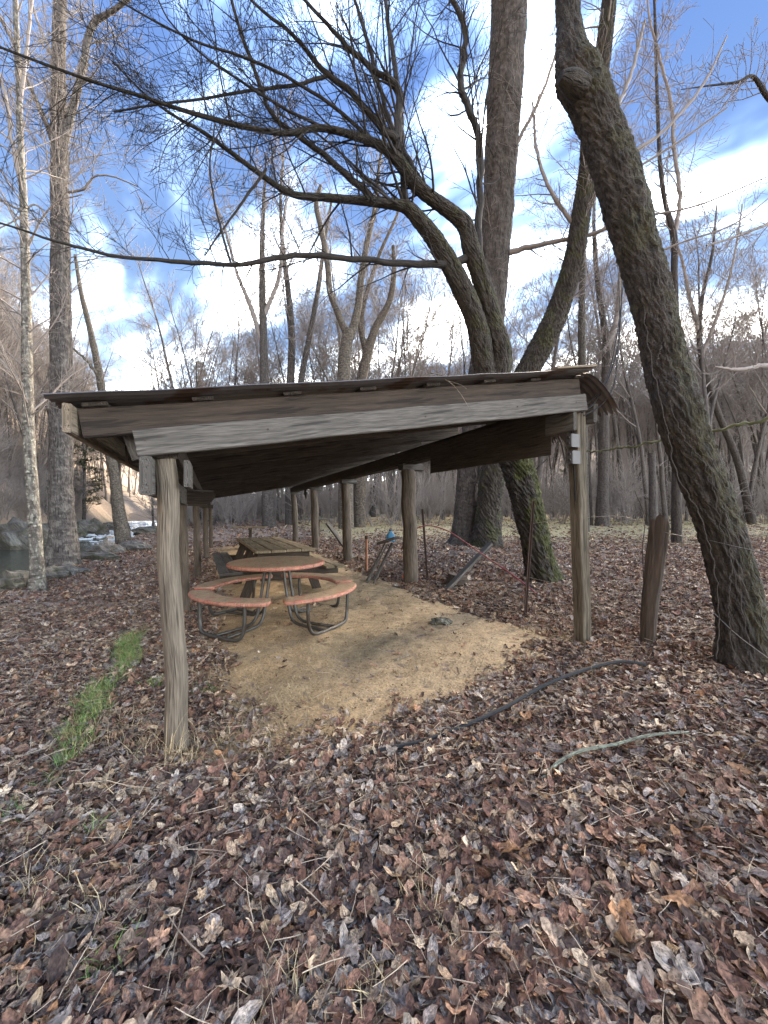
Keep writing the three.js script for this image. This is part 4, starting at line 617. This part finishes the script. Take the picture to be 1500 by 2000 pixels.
// ---------------------------------------------------------------- evergreens
function pineGeo(seed, H, low) {
  rnd = mulberry(seed); const tb = new MB(), cb = new MB(), nb = new MB(), pts = []; for (let k = 0; k <= 12; k++) pts.push(V(.12 * n2(k * .3, seed), -.2 + (H + .2) * k / 12, .12 * n2(k * .3, seed + 9))); tb.tube(pts, t => lerp(H * .014, .02, t), 8, { rad: () => 1, wrap: .5 });
  const N = Math.round(H * 5.5); for (let k = 0; k < N; k++) {
    const t = lerp(low, .99, (k + rnd()) / N), p = V(0, t * H, 0), a = rnd() * TP, len = H * .21 * Math.pow(1.04 - t, .7) * rr(.5, 1.15), d = V(Math.cos(a), rr(-.05, .4), Math.sin(a)).normalize(), q = [p]; for (let s = 1; s <= 4; s++) q.push(p.clone().addScaledVector(d, len * s / 4).add(V(0, .05 * s * s * len * .12, 0))); cb.tube(q, u => lerp(.025, .008, u), 4, {});
    const tufts = Math.round(6 + len * 9); for (let j = 0; j < tufts; j++) { const u = lerp(.25, 1, rnd()), c = p.clone().addScaledVector(d, len * u).add(V(rr(-.22, .22), rr(-.1, .2) + .1 * u, rr(-.22, .22)).multiplyScalar(len * .5 + .25)); for (let m = 0; m < 7; m++) { const e = V(rr(-1, 1), rr(-.5, 1), rr(-1, 1)).normalize(), w = randDir(e, 1.57).multiplyScalar(.022), L = rr(.12, .26); nb.tri(c.clone().add(w), c.clone().sub(w), c.clone().addScaledVector(e, L), randDir(e, 1.57)); } }
  }
  return { trunk: tb.geo(), crown: cb.geo(), needles: nb.geo() };
}
const pines = [pineGeo(201, 12, .35), pineGeo(202, 16, .45), pineGeo(203, 9, .2)];
function pine(k, px, D, s, turn, label, yoff = 0) { const f = foot(px, D), t = thing('pine_tree', label, 'pine', [f.x, f.y + yoff, f.z], turn, 'pines in the background'); t.scale.set(s, s, s); mesh('trunk', pines[k].trunk, M.bark, t); mesh('branches', pines[k].crown, M.twig, t); mesh('crown', pines[k].needles, M.needle, t); }
pine(1, 232, 38, .86, 0, 'thin tall pine against the cloud right of dead snag'); pine(0, 392, 46, 1.55, 1, 'dense rounded pine above the roof left of centre'); pine(2, 310, 40, 1.2, 2, 'small pine low behind the left roof corner'); pine(0, 470, 52, 1.3, 2.5, 'dark pine between left bare trees above the roof');
pine(2, 165, 34, 1.3, 3, 'bushy young pine at the hill foot by dead snag');
[[1290, 78, 1.5], [1335, 86, 1.7], [1385, 80, 1.45], [1430, 90, 1.9], [1475, 84, 1.6], [1250, 92, 1.5], [1520, 90, 1.9], [1045, 80, 1.2], [1105, 84, 1.35]].forEach(([px, D, s], i) => pine(i % 2 ? 1 : 0, px, D, s, i * 1.3, 'pine on the distant low ridge at right'));
console.log('pines');

// ---------------------------------------------------------------- woods: trees one can tell apart
{
  const R = mulberry(301); const list = []; const place = (px0, px1, D0, D1, n, ks, label, group, K0 = 1.3, K1 = 2) => { let tries = 0, c = 0; while (c < n && tries++ < n * 30) { const D = lerp(D0, D1, Math.sqrt(R())), px = lerp(px0, px1, R()), x = (px - 750) / F * D, z = -D, [lx, lv] = toLocal(x, z); if (lx < 4.4 && lx > -11.5 && lv < 24) continue; if (lx < bankAt(lv) + .8 && lx > -11.5) continue; if (list.some(q => Math.hypot(q[0] - x, q[1] - z) < 1.3)) continue; list.push([x, z]); c++; woodTree(ks[Math.floor(R() * ks.length)], x, z, lerp(K0, K1, R()), R() * TP, label, group); } };
  place(430, 1120, 25, 46, 50, [2, 4, 4, 5, 5], 'bare tree in the woods seen over and under the roof', 'woods beyond the shelter');
  place(520, 1500, 23, 44, 44, [4, 5, 4], 'pole of a tree standing in the open woods behind', 'slim poles in the woods', 1.3, 2.1);
  place(240, 520, 27, 42, 16, [0, 2, 5, 5], 'bare tree in the woods behind the low side of the roof', 'woods behind the low side', 1.1, 1.7);
  place(1130, 1560, 20, 46, 46, [2, 4, 5, 5, 4, 4], 'bare tree in the woods behind the leaning trunk at right', 'woods at right');
  place(-60, 330, 22, 42, 42, [2, 5, 4, 4], 'bare tree on the slope across the creek', 'woods across the creek', .9, 1.5);
}
// woods too far to tell apart, brush along the wood's edge
function mergedProto(p) { const a = p.trunk.clone(), b = p.crown.clone(); return mergeGeometries([a, b]); }
function scatter(name, geos, mat, mats, label, category) { const g = new THREE.Group(); g.name = numbered(name); scene.add(g); stuff(g); tag(g, label, category); geos.forEach((geo, k) => { const ms = mats.filter((m, i) => i % geos.length === k), im = new THREE.InstancedMesh(geo, mat, ms.length); im.name = 'mass'; im.castShadow = im.receiveShadow = true; ms.forEach((m, i) => im.setMatrixAt(i, m)); im.instanceMatrix.needsUpdate = true; g.add(im); }); return g; }
const pose = (x, y, z, s, turn, sy = s) => new THREE.Matrix4().compose(V(x, y, z), new THREE.Quaternion().setFromAxisAngle(UP, turn), V(s, sy, s));
// far ridge on the right
const ridge = (x, z) => { const D = -z, k = x / D; return sstep(60, 150, D) * (sstep(-.35, .8, k) * 38 + 5) + 2.5 * fbm2(x * .03, z * .03, 3); };
{
  const us = [], vs = []; for (let i = 0; i <= 70; i++) us.push(-1.4 + i * .04); for (let i = 0; i <= 40; i++) vs.push(50 + i * 5);
  structure(mesh('far_hill', sheet(us, vs, (k, D) => { const x = k * D, z = -D, n = .5 + .5 * fbm2(x * .05, z * .05, 4); return { p: [x, Math.max(.2, .85 - (D < 56 ? 1 : 0)) + ridge(x, z), z], c: mix3([.22, .19, .16], [.36, .315, .27], n) }; }), M.ground));
  const hillY = (x, z) => Math.max(gh(x, z), -z > 56 ? .85 + ridge(x, z) : -9);
  const R = mulberry(401), farTrees = [], slope = []; for (let i = 0; i < 160; i++) { const D = lerp(46, 95, R()), x = lerp(-.5, .25, R()) * D; const [lx] = toLocal(x, -D); if (lx < -11) continue; farTrees.push(pose(x, hillY(x, -D) - .2, -D, lerp(.9, 1.5, R()), R() * TP)); } for (let i = 0; i < 280; i++) { const D = lerp(48, 150, R()), k = lerp(-.42, 1.1, R()), x = k * D; const [lx] = toLocal(x, -D); if (lx < -11) continue; farTrees.push(pose(x, hillY(x, -D) - .2, -D, lerp(1, 1.6, R()), R() * TP)); }
  for (let i = 0; i < 620; i++) { const lx = -12 - 50 * Math.pow(R(), .9), lv = lerp(2, 100, R()), [x, z] = toWorld(lx, lv); slope.push(pose(x, gh(x, z) - .2, z, lerp(.7, 1.2, R()), R() * TP)); }
  const light = [bareTree(501, 13, .13, { kids: 14, tip: .014, opt: { dens: [0, 1.3, 2], minLen: .5 } }), bareTree(502, 15, .15, { kids: 15, tip: .014, fork: 1, opt: { dens: [0, 1.3, 2], minLen: .5 } }), bareTree(503, 11, .1, { kids: 14, tip: .014, opt: { dens: [0, 1.3, 2], minLen: .5 } })].map(mergedProto);
  scatter('distant_woods', light, M.twig, farTrees, 'grey mass of bare woods in the far distance', 'woods');
  scatter('hillside_woods', light, M.twig, slope, 'grey bare woods covering the steep left hillside', 'woods');
  // brush
  rnd = mulberry(77); const shrub = k => { const b = new MB(); for (let i = 0; i < 11; i++) { const a = rnd() * TP; bough(b, V(Math.cos(a) * .25 * rnd(), -.05, Math.sin(a) * .25 * rnd()), V(Math.cos(a) * .45, 1, Math.sin(a) * .45).normalize(), rr(1.1, 4.6), .02, 2, { levels: 3, wig: .16, up: .02, tip: .010, dens: [0, 0, 2.2], base: [0, 0, 3], from: [0, 0, .25], minLen: .3 }); } return b.geo(); };
  const shr = [shrub(0), shrub(1), shrub(2)], brush = []; for (let i = 0; i < 380; i++) { const D = lerp(24, 62, Math.pow(R(), 1.1)), k = lerp(-.62, 1.08, R()), x = k * D, [lx, lv] = toLocal(x, -D); if (lx > bankAt(lv) - 1 ? (lv < 20 + 3 * n2(lx * .2, 3) || lx < -3.2) && lx < 14 : lx > -11.2) continue; brush.push(pose(x, gh(x, -D) - .05, -D, lerp(.6, 1.25, R()), R() * TP)); }
  for (let i = 0; i < 420; i++) { const lx = -11 - 9 * R(), lv = lerp(2, 45, R()), [x, z] = toWorld(lx, lv); brush.push(pose(x, gh(x, z) - .05, z, lerp(.5, 1.1, R()), R() * TP)); }
  scatter('brush', shr, M.twig, brush, 'tangled grey brush along the edge of the woods', 'brush');
}
console.log('woods');

// ---------------------------------------------------------------- fallen leaves
function leafOval(len, wid, curl, bend, seed) { const p = [], uv = [], idx = [], a = 6, b = 4; for (let i = 0; i <= a; i++) for (let j = 0; j <= b; j++) { const s = i / a * 2 - 1, t = j / b * 2 - 1, w = wid * Math.pow(Math.max(0.02, 1 - s * s), .62) * (1 - .15 * s), q = t * w; const R = curl ? 1 / curl : 0; let y = curl ? R * (1 - Math.cos(q / R)) : 0, z = curl ? R * Math.sin(q / R) : q; y += bend * s * s * len + .26 * len * n3(s * 1.6, t * 1.3, seed); z += .06 * len * n2(s * 2, seed); p.push(s * len, y, z); uv.push(s * .5 + .5, t * .5 + .5); } for (let i = 0; i < a; i++) for (let j = 0; j < b; j++) { const k = i * (b + 1) + j; idx.push(k, k + 1, k + b + 1, k + 1, k + b + 2, k + b + 1); } return leafGeo(p, uv, idx); }
function leafGeo(p, uv, idx) { const g = new THREE.BufferGeometry(); g.setAttribute('position', new THREE.Float32BufferAttribute(p, 3)); g.setAttribute('uv', new THREE.Float32BufferAttribute(uv, 2)); g.setIndex(idx); g.computeVertexNormals(); return g; }
function leafLobed(r, lobes, cup, seed) { const n = lobes * 4, p = [0, 0, 0], uv = [.5, .5], idx = []; for (const ring of [.5, 1]) for (let k = 0; k < n; k++) { const a = k / n * TP, lobe = Math.pow(.5 + .5 * Math.cos(a * lobes), .8), stem = .55 + .45 * (.5 + .5 * Math.cos(a)), rad = r * ring * (ring < 1 ? lerp(.75, 1, lobe) * .9 : lerp(.45, 1, lobe)) * lerp(.65, 1, stem), x = Math.cos(a) * rad, z = Math.sin(a) * rad; p.push(x, cup * rad * rad / r + .5 * r * n3(x / r * 1.1, z / r * 1.1, seed) * (ring + .1) + (ring === 1 ? .2 * r * n2(k * .9, seed) : 0), z); uv.push(x / r * .5 + .5, z / r * .5 + .5); } for (let k = 0; k < n; k++) { const k2 = (k + 1) % n; idx.push(0, 1 + k2, 1 + k, 1 + k, 1 + k2, 1 + n + k, 1 + k2, 1 + n + k2, 1 + n + k); } return leafGeo(p, uv, idx); }
const leafShapes = [leafOval(.040, .019, 25, .18, 1), leafOval(.046, .021, 58, .05, 2), leafOval(.036, .018, 95, .3, 3), leafOval(.052, .015, 120, -.2, 4), leafOval(.032, .021, -50, .4, 5), leafLobed(.048, 5, .45, 6), leafLobed(.056, 5, -.55, 7), leafLobed(.040, 7, .8, 8), leafLobed(.062, 5, .3, 9), leafOval(.046, .028, 36, .3, 10), leafLobed(.05, 3, 1.0, 11), leafOval(.04, .024, 75, -.3, 12)];
const leafMap = tex(256, (u, v) => { const m = .82 + .5 * tile(u, v, 5, 5, 4, 55), rib = Math.min(1, Math.abs(v - .5) * 22), vein = .9 + .1 * Math.min(1, Math.abs(((u * 7 + Math.abs(v - .5) * 5) % 1) - .5) * 5); const sp = sstep(.25, .4, tile(u, v, 14, 14, 3, 61)); const g = clamp(m * lerp(1.12, 1, rib) * vein) * lerp(1, .6, sp); return [g, g * .97, g * .94]; }, true);
const palette = [[.215, .125, .095], [.27, .16, .12], [.36, .235, .17], [.32, .26, .21], [.46, .355, .255], [.28, .245, .235], [.40, .365, .34], [.60, .49, .36], [.70, .60, .46], [.11, .075, .065], [.46, .27, .15], [.58, .53, .47]];
const pWeight = [3.2, 3.3, 2.6, 2.0, 1.9, 1.7, 1.3, 1.1, .4, 3.0, .35, .5], pSum = pWeight.reduce((a, b) => a + b, 0);
M.leafStuff = std({ map: leafMap, roughness: .95, side: THREE.DoubleSide });
const leafMats = palette.map(c => std({ color: new THREE.Color().setRGB(...c), map: leafMap, roughness: .95, side: THREE.DoubleSide }));
{
  const R = mulberry(601), pick = (pale) => { let t = R() * pSum; for (let i = 0; i < 12; i++) { t -= pWeight[i]; if (t < 0) return pale && R() < pale ? [7, 8, 6, 11][Math.floor(R() * 4)] : i; } return 0; };
  const pickShape = [0, 0, 1, 1, 1, 2, 2, 2, 3, 3, 4, 4, 7, 9, 9, 10, 11, 11, 11, 5, 6];
  const items = leafShapes.map(() => []), near = [];
  const eul = new THREE.Euler(), Q = new THREE.Quaternion();
  const put = (x, z, D, lift, sK, pale) => { const k = pickShape[Math.floor(R() * pickShape.length)], s = lerp(.28, 1.08, Math.pow(R(), 1.15)) * sK * (R() < .04 ? 1.25 : 1), tilt = R() < .18 ? 1.1 : .42; eul.set((R() - .5) * 2 * tilt, R() * TP, (R() - .5) * 2 * tilt); Q.setFromEuler(eul); const m = new THREE.Matrix4().compose(V(x, gh(x, z) + lift, z), Q, V(s, s * lerp(.45, 1, R()), s)), c = pick(pale), v = lerp(.72, 1.3, R()); items[k].push([m, c, v, D, lift]); };
  // one pass per ring of distance: fewer and larger farther out
  for (const [d0, d1, dens, sK, lifts] of [[.3, 2, 5200, 1, .05], [2, 3.6, 3600, 1, .048], [3.6, 6, 1700, 1.1, .042], [6, 10, 600, 1.3, .04], [10, 18, 190, 1.75, .04], [18, 32, 40, 2.5, .05]]) {
    const W1 = 1.08 * d1 + .9, n = Math.round(2 * W1 * (d1 - d0) * dens);
    for (let i = 0; i < n; i++) {
      const D = lerp(d0, d1, R()), x = lerp(-W1, W1, R()), z = -D; if (Math.abs(x) > 1.08 * D + .9) continue; const [lx, lv] = toLocal(x, z);
      if (lx < bankAt(lv) - .15) continue;
      const s = sandiness(x, z), m = meadow(x, z); let keep = 1; if (s > .08) keep = lerp(.75, .0, Math.pow(sstep(.05, .97, s), .6)) + (s > .5 ? .008 : 0); if (lx > .2 && lx < 3.3 && lv > 14) keep *= .8; keep *= 1 - .85 * m;
      const gl = Math.abs(lx + .62) < .13 && lv > .1 && lv < 2.8; if (gl) keep *= .35;
      // thinner cover, with straw between, at lower left and in drifts
      const thin = sstep(.05, .4, fbm2(x * .9 + 5, z * .9, 3)) * .4; keep *= 1 - thin;
      if (R() > keep) continue; put(x, z, D, R() * R() * lifts + .004, sK, .02 + .22 * sstep(0, .45, fbm2(x * .45 + 11, z * .45, 3)));
    }
  }
  // the nearest that lie on top, as single leaves of the ground
  const all = []; items.forEach((l, k) => l.forEach(it => { const p = new THREE.Vector3().setFromMatrixPosition(it[0]), px = Math.abs(p.x / -p.z); if (it[3] > 1.08 && px < .98 && it[4] > .018) all.push([k, it]); })); all.sort((a, b) => a[1][3] - b[1][3] || 0);
  const chosen = new Set(all.slice(0, 300).map(a => a[1]));
  for (const [k, it] of all.slice(0, 300)) { const m = new THREE.Mesh(leafShapes[k], leafMats[it[1]]); m.name = 'leaf'; m.castShadow = m.receiveShadow = true; it[0].decompose(m.position, m.quaternion, m.scale); ground.add(m); }
  const g = new THREE.Group(); g.name = 'leaf_litter'; scene.add(g); stuff(g); tag(g, 'deep litter of brown fallen leaves over the ground', 'leaf litter'); let total = 0; const col = new THREE.Color();
  items.forEach((l, k) => { const ms = l.filter(it => !chosen.has(it)), im = new THREE.InstancedMesh(leafShapes[k], M.leafStuff, ms.length); im.name = 'leaves'; im.castShadow = im.receiveShadow = true; ms.forEach((it, i) => { im.setMatrixAt(i, it[0]); const c = palette[it[1]]; col.setRGB(c[0] * it[2], c[1] * it[2], c[2] * it[2]); im.setColorAt(i, col); }); total += ms.length; g.add(im); });
  console.log('leaves', total);
}

// ---------------------------------------------------------------- grass, straw, needles
{
  const R = mulberry(701), blade = (h, w, bendK) => { const p = [], idx = [], uv = []; const n = 4; for (let i = 0; i <= n; i++) { const t = i / n, ww = w * (1 - t * .9); p.push(-ww, h * t * (1 - .25 * bendK * t), bendK * h * t * t * .8, ww, h * t * (1 - .25 * bendK * t), bendK * h * t * t * .8); uv.push(0, t, 1, t); } for (let i = 0; i < n; i++) { const a = i * 2; idx.push(a, a + 1, a + 2, a + 1, a + 3, a + 2); } return leafGeo(p, uv, idx); };
  const blades = [blade(.11, .0022, .5), blade(.14, .0025, .9), blade(.08, .002, .2)];
  const gm = std({ roughness: .7, side: THREE.DoubleSide });
  const mk = (name, list, label, cat) => { const g = new THREE.Group(); g.name = name; scene.add(g); stuff(g); tag(g, label, cat); const col = new THREE.Color(); blades.forEach((b, k) => { const l = list.filter((q, i) => i % 3 === k), im = new THREE.InstancedMesh(b, gm, l.length); im.name = 'blades'; im.castShadow = im.receiveShadow = true; l.forEach(([m, c], i) => { im.setMatrixAt(i, m); col.setRGB(...c); im.setColorAt(i, col); }); g.add(im); }); };
  const eul = new THREE.Euler(), Q = new THREE.Quaternion(), put = (list, x, z, s, lean, c, lift = 0, flat = 0) => { eul.set((R() - .5) * lean + flat, R() * TP, (R() - .5) * lean, 'YXZ'); Q.setFromEuler(eul); const v = lerp(.7, 1.3, R()); list.push([new THREE.Matrix4().compose(V(x, gh(x, z) + lift, z), Q, V(1, s, s)), c.map(q => q * v)]); };
  const green = [], dry = [], straw = [];
  // green strip under the eave drip line, broken into clumps
  for (let i = 0; i < 5200; i++) { const lv = lerp(.1, 2.85, R()), lx = -.63 + .02 * lv + .09 * n2(lv * 1.1, 2) + (R() + R() - 1) * .15, k = n2(lv * 1.4, lx * 2 + 8); if (k < -.6 || R() > .45 + .55 * sstep(-.5, .2, k)) continue; const [x, z] = toWorld(lx, lv); put(green, x, z, lerp(.45, .95, R()), 1.1, R() < .3 ? [.32, .29, .13] : [.11, .21, .05]); }
  const clump = (px, D, n, r, c, s) => { const f = foot(px, D); for (let i = 0; i < n; i++) put(c === 0 ? green : dry, f.x + (R() + R() - 1) * r, f.z + (R() + R() - 1) * r, s * lerp(.5, 1.1, R()), 1.2, c === 0 ? [.12, .22, .05] : [.44, .36, .215]); };
  clump(300, 3.2, 130, .10, 0, .8); clump(400, 3.1, 110, .12, 0, .6); clump(20, 1.85, 130, .12, 0, .7); clump(100, 2.1, 90, .1, 0, .6); clump(185, 1.75, 40, .05, 0, .9); clump(270, 1.28, 40, .08, 0, .5); clump(190, 1.2, 50, .1, 0, .6);
  for (const [px, D, n, r, s] of [[345, 2.33, 120, .16, 1.3], [290, 2.4, 150, .25, 1], [240, 2.6, 130, .22, .9], [430, 2.5, 200, .35, .7], [560, 2.9, 200, .4, .5], [520, 1.9, 80, .2, .6], [850, 1.35, 140, .16, .7], [720, 1.15, 160, .14, .7], [560, 1.15, 100, .12, .7], [120, 1.6, 120, .2, .8], [40, 1.4, 140, .2, .8], [200, 1.45, 100, .15, .7], [640, 1.6, 60, .15, .6], [1100, 3.9, 150, .25, .8], [1040, 4.1, 120, .2, .8]]) clump(px, D, n, r, 1, s);
  // tall dead stalks by the front post
  for (let i = 0; i < 14; i++) { const f = foot(lerp(318, 352, R()), lerp(2.22, 2.3, R())); put(dry, f.x, f.z, lerp(2, 4.2, R()), .35, [.42, .33, .19]); }
  // meadow grass
  for (let i = 0; i < 26000; i++) { const D = Math.sqrt(lerp(36, 900, R())), k = lerp(-.3, 1.08, R()), x = k * D, z = -D; if (R() > meadow(x, z) * 1.1) continue; put(dry, x, z, lerp(.8, 2.0, R()), 1.3, R() < .45 ? [.27, .29, .10] : [.44, .39, .21]); }
  for (let i = 0; i < 5000; i++) { const D = Math.sqrt(lerp(1, 14, R())), x = lerp(-1.05, 1.05, R()) * D, z = -D; if (fbm2(x * .9 + 5, z * .9, 3) < .12) continue; put(dry, x, z, lerp(.3, .8, R()), 2.2, [.30, .245, .15], .01); }
  { const tl = []; const g = new THREE.CylinderGeometry(.0016, .0011, .13, 5, 3), pa = g.attributes.position; for (let i = 0; i < pa.count; i++) pa.setX(i, pa.getX(i) + .9 * pa.getY(i) * pa.getY(i)); g.computeVertexNormals(); for (let i = 0; i < 9000; i++) { const D = Math.sqrt(lerp(.8, 40, R())), x = lerp(-1.08, 1.08, R()) * D, z = -D; if (sandiness(x, z) > .3 && R() > .12) continue; eul.set(Math.PI / 2 + (R() - .5) * .7, R() * TP, 0, 'YXZ'); Q.setFromEuler(eul); const k = lerp(.4, 1.6, R() * R()); tl.push(new THREE.Matrix4().compose(V(x, gh(x, z) + .02 + .045 * R(), z), Q, V(k, k, k))); } const im = new THREE.InstancedMesh(g, std({}), tl.length), col = new THREE.Color(); im.name = 'twig_litter'; tl.forEach((m, i) => { im.setMatrixAt(i, m); const v = R(); col.setRGB(lerp(.12, .5, v), lerp(.09, .42, v), lerp(.075, .32, v)); im.setColorAt(i, col); }); im.castShadow = im.receiveShadow = true; scene.add(im); stuff(im); tag(im, 'fine stems and broken twigs strewn among the leaves', 'twigs'); }
  mk('green_grass', green, 'green grass clumps along the drip line left of shelter', 'grass'); mk('dry_grass', dry, 'dry straw coloured grass among the leaves and meadow', 'grass');
  // fallen needles and straw on the sand
  for (let i = 0; i < 26000; i++) { const lx = lerp(-.2, 3.4, R() * R()), lv = lerp(-.4, 9, R() * R()), [x, z] = toWorld(lx, lv), s = sandiness(x, z); if (s < .1 || R() > .25 + .75 * sstep(1.9, .4, lx)) continue; eul.set(Math.PI / 2 + (R() - .5) * .3, R() * TP, 0, 'YXZ'); Q.setFromEuler(eul); const v = lerp(.7, 1.3, R()); straw.push([new THREE.Matrix4().compose(V(x, gh(x, z) + .018 + .01 * R(), z), Q, V(.7, .7, .7)), [.38 * v, .28 * v, .15 * v]]); }
  mk('straw_litter', straw, 'tan needles and straw strewn over the sandy floor', 'straw');
}
console.log('done');
renderer.render(scene, camera);
